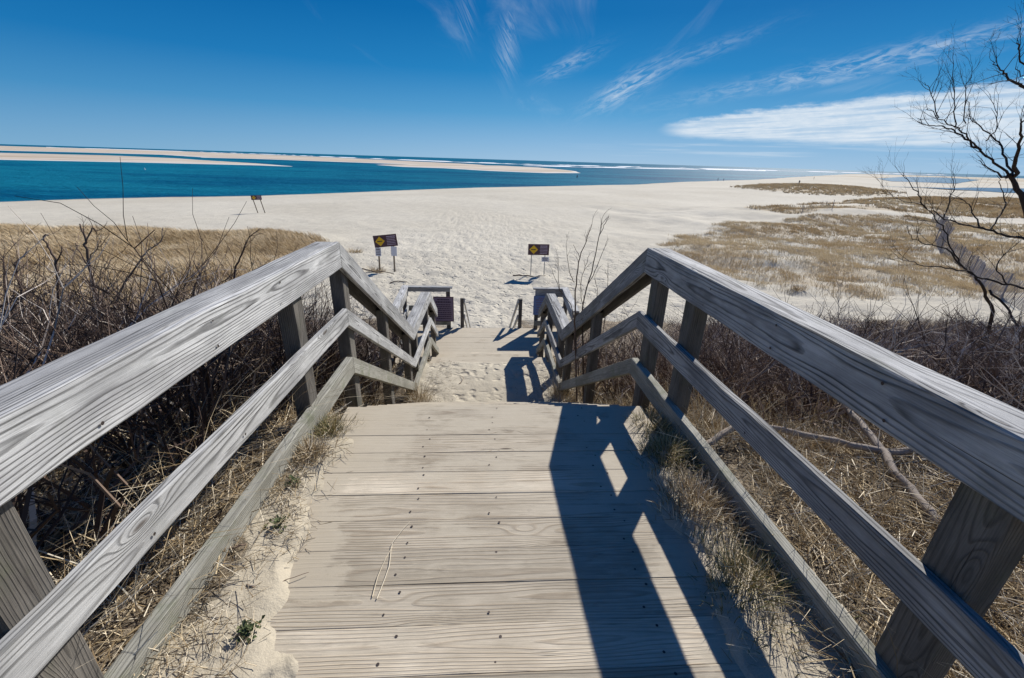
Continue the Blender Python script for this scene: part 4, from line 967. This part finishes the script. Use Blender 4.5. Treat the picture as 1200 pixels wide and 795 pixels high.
tree('second bare tree mostly outside the frame, its thin branches entering at the top right',
     (trunkB, .09, .04),
     [([W(1222, 118, 5.9), W(1200, 103, 6.0), W(1188, 97, 6.0), W(1178, 88, 6.1), W(1170, 80, 6.1), W(1163, 72, 6.1)], .022, .003),
      ([W(1212, 106, 5.9), W(1198, 78, 6.0), W(1193, 60, 6.0), W(1192, 50, 6.0)], .014, .003),
      ([W(1214, 108, 5.9), W(1208, 80, 5.7), W(1200, 88, 5.6), W(1190, 80, 5.6)], .012, .003)],
     (8.6, 5.8, gz1(8.6, 5.8)), (.6, .28, .0045, 2, .8, .2))
tree('low spreading bare tree at right, long branches crossing in front of the sand fence',
     ([(9.3, 6.9, gz1(9.3, 6.9)-.2), W(1162, 375, 6.8), W(1158, 352, 6.8), W(1150, 335, 6.7), W(1143, 325, 6.7)], .030, .018),
     [([W(1225, 352, 5.9), W(1198, 338, 6.1), W(1170, 331, 6.4), W(1145, 324, 6.6), W(1128, 312, 6.8), W(1116, 295, 6.9), W(1110, 275, 7.0), W(1098, 257, 7.1), W(1085, 244, 7.2), W(1068, 237, 7.3), W(1047, 232, 7.4), W(1035, 224, 7.4)], .019, .0025),
      ([W(1225, 288, 5.9), W(1200, 280, 6.1), W(1175, 275, 6.4), W(1150, 268, 6.6), W(1125, 262, 6.9), W(1108, 256, 7.1), W(1094, 247, 7.2)], .020, .008),
      ([W(1140, 320, 6.6), W(1115, 315, 6.5), W(1090, 311, 6.3), W(1065, 306, 6.2), W(1040, 303, 6.1)], .012, .003),
      ([W(1128, 312, 6.8), W(1108, 292, 6.6), W(1090, 287, 6.5), W(1072, 281, 6.4), W(1065, 273, 6.4)], .014, .003),
      ([W(1106, 255, 7.1), W(1112, 238, 7.3), W(1118, 222, 7.4), W(1116, 205, 7.5)], .012, .003),
      ([W(1086, 245, 7.2), W(1076, 228, 7.2), W(1066, 214, 7.2), W(1058, 205, 7.2)], .011, .003),
      ([W(1160, 270, 6.5), W(1172, 250, 6.7), W(1178, 235, 6.9), W(1172, 218, 7.0), W(1168, 206, 7.0)], .013, .003),
      ([W(1150, 268, 6.6), W(1140, 248, 6.8), W(1128, 236, 6.9), W(1112, 230, 7.0)], .012, .003),
      ([W(1180, 334, 6.3), W(1168, 312, 6.5), W(1180, 296, 6.6), W(1192, 285, 6.7)], .012, .003),
      ([W(1160, 340, 6.8), W(1182, 365, 6.5), W(1196, 385, 6.2), W(1215, 400, 6.0)], .02, .012)],
     (9.2, 6.9, gz1(9.2, 6.9)), (.55, .36, .0045, 2, .75, .3))

# fallen limbs ----------------------------------------------------------------
def limb(pts, ra, rb, label, twigs=.25):
    base = pts[0]; pz = [(x, y, gz1(x, y)+h) for x, y, h in pts]
    ch = poly_branch(pz, ra, rb, .5, 4, .006); sg = list(ch)
    chain_twigs(sg, ch, twigs, .3, .005, 1, .9, .2, .2)
    o = segs_obj('fallen_branch', sg, M_LIMB, sides=8, origin=pz[0]); return tagit(o, label, 'branch')
limb([(1.35, 2.18, .06), (1.75, 2.36, .14), (2.2, 2.28, .13), (2.55, 2.17, .08), (2.95, 2.2, .06), (3.4, 2.25, .05)], .020, .024, 'pale crooked fallen branch lying across the straw behind the right railing')
limb([(2.95, 3.1, .35), (2.80, 2.75, .25), (2.60, 2.3, .12), (2.45, 1.95, .07), (2.35, 1.6, .05)], .020, .026, 'brown fallen branch lying lengthways, crossing under the pale one')
limb([(2.0, 2.95, .05), (2.15, 3.3, .15), (2.05, 3.7, .30)], .018, .012, 'short dark upright stub of branch behind the fallen ones', .5)

def stick(pts, r, label, m=M_TWIG, name='stick', tone=.5):
    ch = poly_branch(pts, r, r*.4, tone, 3, r*.6); o = segs_obj(name, ch, m, sides=5, origin=pts[0]); return tagit(o, label, 'stick')
zt_ = Z1+.005
stick([(-.44, 1.27, zt_), (-.42, 1.42, zt_+.002), (-.43, 1.55, zt_+.003), (-.37, 1.68, zt_+.002)], .0022, 'pale pine needle lying lengthwise on the near planks', M_STRAW, 'pine_needle', .9)
stick([(-.46, 1.28, zt_), (-.455, 1.42, zt_+.004), (-.425, 1.53, zt_+.003)], .0022, 'shorter pale pine needle close beside the long one on the planks', M_STRAW, 'pine_needle', .8)
stick([(-.98, 1.33, zt_+.03), (-.90, 1.31, zt_+.02), (-.84, 1.36, zt_+.012), (-.76, 1.40, zt_+.006)], .003, 'thin brown twig lying on the sand at the left deck edge')
stick([(-1.22, 1.52, gz1(-1.22, 1.52)+.01), (-1.15, 1.50, gz1(-1.15, 1.50)+.02), (-1.08, 1.53, gz1(-1.08, 1.53)+.015)], .008, 'short thick dark stick on the sand under the left railing')
stick([(-.43, 6.42, gz1(-.43, 6.42)+.01), (-.38, 6.5, gz1(-.38, 6.5)+.03), (-.37, 6.62, gz1(-.37, 6.62)+.03), (-.44, 6.75, gz1(-.44, 6.75)+.01)], .006, 'small curved dark twig lying on the sandy landing')
def g3(x, y, h=.03): return (x, y, gz1(x, y)+h)
stick([g3(1.6, 25.0), g3(2.2, 25.1, .06), g3(2.9, 24.8, .04), g3(3.5, 24.9, .03)], .045, 'driftwood stick on the beach in front of the level sign', M_TWIG, 'driftwood', .35)
stick([g3(-8.2, 25.3), g3(-7.2, 25.6, .12), g3(-6.4, 25.4, .10), g3(-5.4, 25.4, .03)], .05, 'driftwood branch on the beach in front of the tilted sign', M_TWIG, 'driftwood', .4)
stick([g3(-5.2, 23.3), g3(-4.8, 23.6, .06), g3(-4.3, 23.5, .05)], .03, 'small dark wrack stick on the sand below the tilted sign', M_TWIG, 'driftwood', .1)
# low sand drift with weeds at the tilted sign is part of the ground; a pale stone on the landing
def stone(x, y, r_, label):
    bm_ = __import__('bmesh').new(); __import__('bmesh').ops.create_icosphere(bm_, subdivisions=3, radius=r_)
    for v in bm_.verts:
        k = 1+.25*(mnoise.noise(v.co*(1.4/r_))); v.co = Vector((v.co.x*1.5*k, v.co.y*k, v.co.z*.45*k))
    me = bpy.data.meshes.new('stone'); bm_.to_mesh(me); bm_.free(); me.materials.append(plain('pale_stone', (.62, .60, .56), .8, .2))
    for p_ in me.polygons: p_.use_smooth = True
    o = bpy.data.objects.new('stone', me); COL.objects.link(o); o.location = (x, y, gz1(x, y)+r_*.2); return tagit(o, label, 'stone')
stone(-.36, 7.45, .055, 'flat pale stone lying on the sand of the middle landing')

# ------------------------------------------------------------------ people and buoys far off
M_SKIN = plain('skin', (.45, .28, .2), .6); M_CLO = [plain('dark_jacket', (.03, .035, .05), .8), plain('navy_coat', (.03, .04, .09), .8), plain('brown_coat', (.10, .06, .045), .8)]
def person(x, y, h, rz, mc, label, stride=.18, group='people walking far off along the beach'):
    z = gz1(x, y); e = empty('person', (x, y, z), label, 'person', group, rz); k = h/1.75
    J = {'pelvis': (0, 0, .95), 'chest': (0, .02, 1.32), 'neck': (0, .02, 1.48), 'head': (0, .04, 1.60), 'top': (0, .03, 1.72),
         'hl': (-.09, 0, .90), 'kl': (-.10, .10, .50), 'al': (-.10, stride-.05, .08), 'fl': (-.10, stride+.10, .03),
         'hr': (.09, 0, .90), 'kr': (.10, .02, .50), 'ar': (.10, -stride, .10), 'fr': (.10, -stride+.14, .03),
         'sl': (-.19, .01, 1.40), 'el': (-.25, -.08, 1.12), 'wl': (-.25, -.02, .88), 'gl': (-.25, .02, .78),
         'sr': (.19, .01, 1.40), 'er': (.25, .06, 1.12), 'wr': (.24, .16, .90), 'gr': (.24, .2, .82)}
    R = {'pelvis': .15, 'chest': .16, 'neck': .06, 'head': .105, 'top': .07, 'hl': .10, 'kl': .065, 'al': .045, 'fl': .045, 'hr': .10, 'kr': .065, 'ar': .045, 'fr': .045,
         'sl': .07, 'el': .05, 'wl': .035, 'gl': .04, 'sr': .07, 'er': .05, 'wr': .035, 'gr': .04}
    E_ = [('pelvis', 'chest'), ('chest', 'neck'), ('neck', 'head'), ('head', 'top'), ('pelvis', 'hl'), ('hl', 'kl'), ('kl', 'al'), ('al', 'fl'), ('pelvis', 'hr'), ('hr', 'kr'), ('kr', 'ar'), ('ar', 'fr'),
          ('chest', 'sl'), ('sl', 'el'), ('el', 'wl'), ('wl', 'gl'), ('chest', 'sr'), ('sr', 'er'), ('er', 'wr'), ('wr', 'gr')]
    ks = list(J); me = bpy.data.meshes.new('body'); me.from_pydata([tuple(c*k for c in J[q]) for q in ks], [(ks.index(a), ks.index(b)) for a, b in E_], [])
    o = bpy.data.objects.new('body', me); COL.objects.link(o); o.parent = e
    sk = o.modifiers.new('skin', 'SKIN'); 
    for i, q in enumerate(ks): me.skin_vertices[0].data[i].radius = (R[q]*k, R[q]*k)
    me.skin_vertices[0].data[0].use_root = True
    ss = o.modifiers.new('sub', 'SUBSURF'); ss.levels = ss.render_levels = 1
    dg = bpy.context.evaluated_depsgraph_get(); m2 = bpy.data.meshes.new_from_object(o.evaluated_get(dg)); o.modifiers.clear(); o.data = m2
    m2.materials.clear(); m2.materials.append(M_SKIN); m2.materials.append(mc); m2.materials.append(M_CLO[0])
    for p_ in m2.polygons:
        c = p_.center.z/k; p_.material_index = 0 if c > 1.5 or (abs(p_.center.x) > .2*k and c < .86) else (1 if c > .88 else 2); p_.use_smooth = True
    return e
person(134.6, 262.0, 1.78, rad(80), M_CLO[0], 'left of two tiny figures in dark clothes walking together at the water line')
person(138.2, 262.5, 1.72, rad(80), M_CLO[1], 'right of two tiny figures in dark clothes walking together at the water line')
person(232, 316, 1.75, rad(60), M_CLO[2], 'tiny lone figure in a brown coat near the shore behind the rounded dune')
person(118, 168, 1.7, rad(120), M_CLO[0], 'tiny lone dark figure standing on top of the grassy rounded dune', .05)

def buoy(x, y, s_, c, label):
    prof = [(0, -.5), (.42, -.42), (.5, -.1), (.48, .15), (.2, .3), (.12, .9), (.07, 1.15), (0, 1.2)]; n = 14; V = []; Fq = []
    for r_, z in prof:
        for k in range(n): V.append((r_*s_*math.cos(k*math.tau/n), r_*s_*math.sin(k*math.tau/n), z*s_))
    for i in range(len(prof)-1):
        for k in range(n): Fq.append((i*n+k, i*n+(k+1) % n, (i+1)*n+(k+1) % n, (i+1)*n+k))
    o = npmesh('buoy', np.array(V), np.array(Fq), c, smooth=True); o.location = (x, y, -8.3); return tagit(o, label, 'buoy', 'buoys out on the water')
buoy(52.6, 266, 1.3, M_CLO[1], 'small dark buoy afloat right of the tip of the sandbar')
buoy(-146, 208, .6, M_WHITE, 'small pale buoy afloat on the blue channel at left')
print('objects', len(bpy.data.objects))
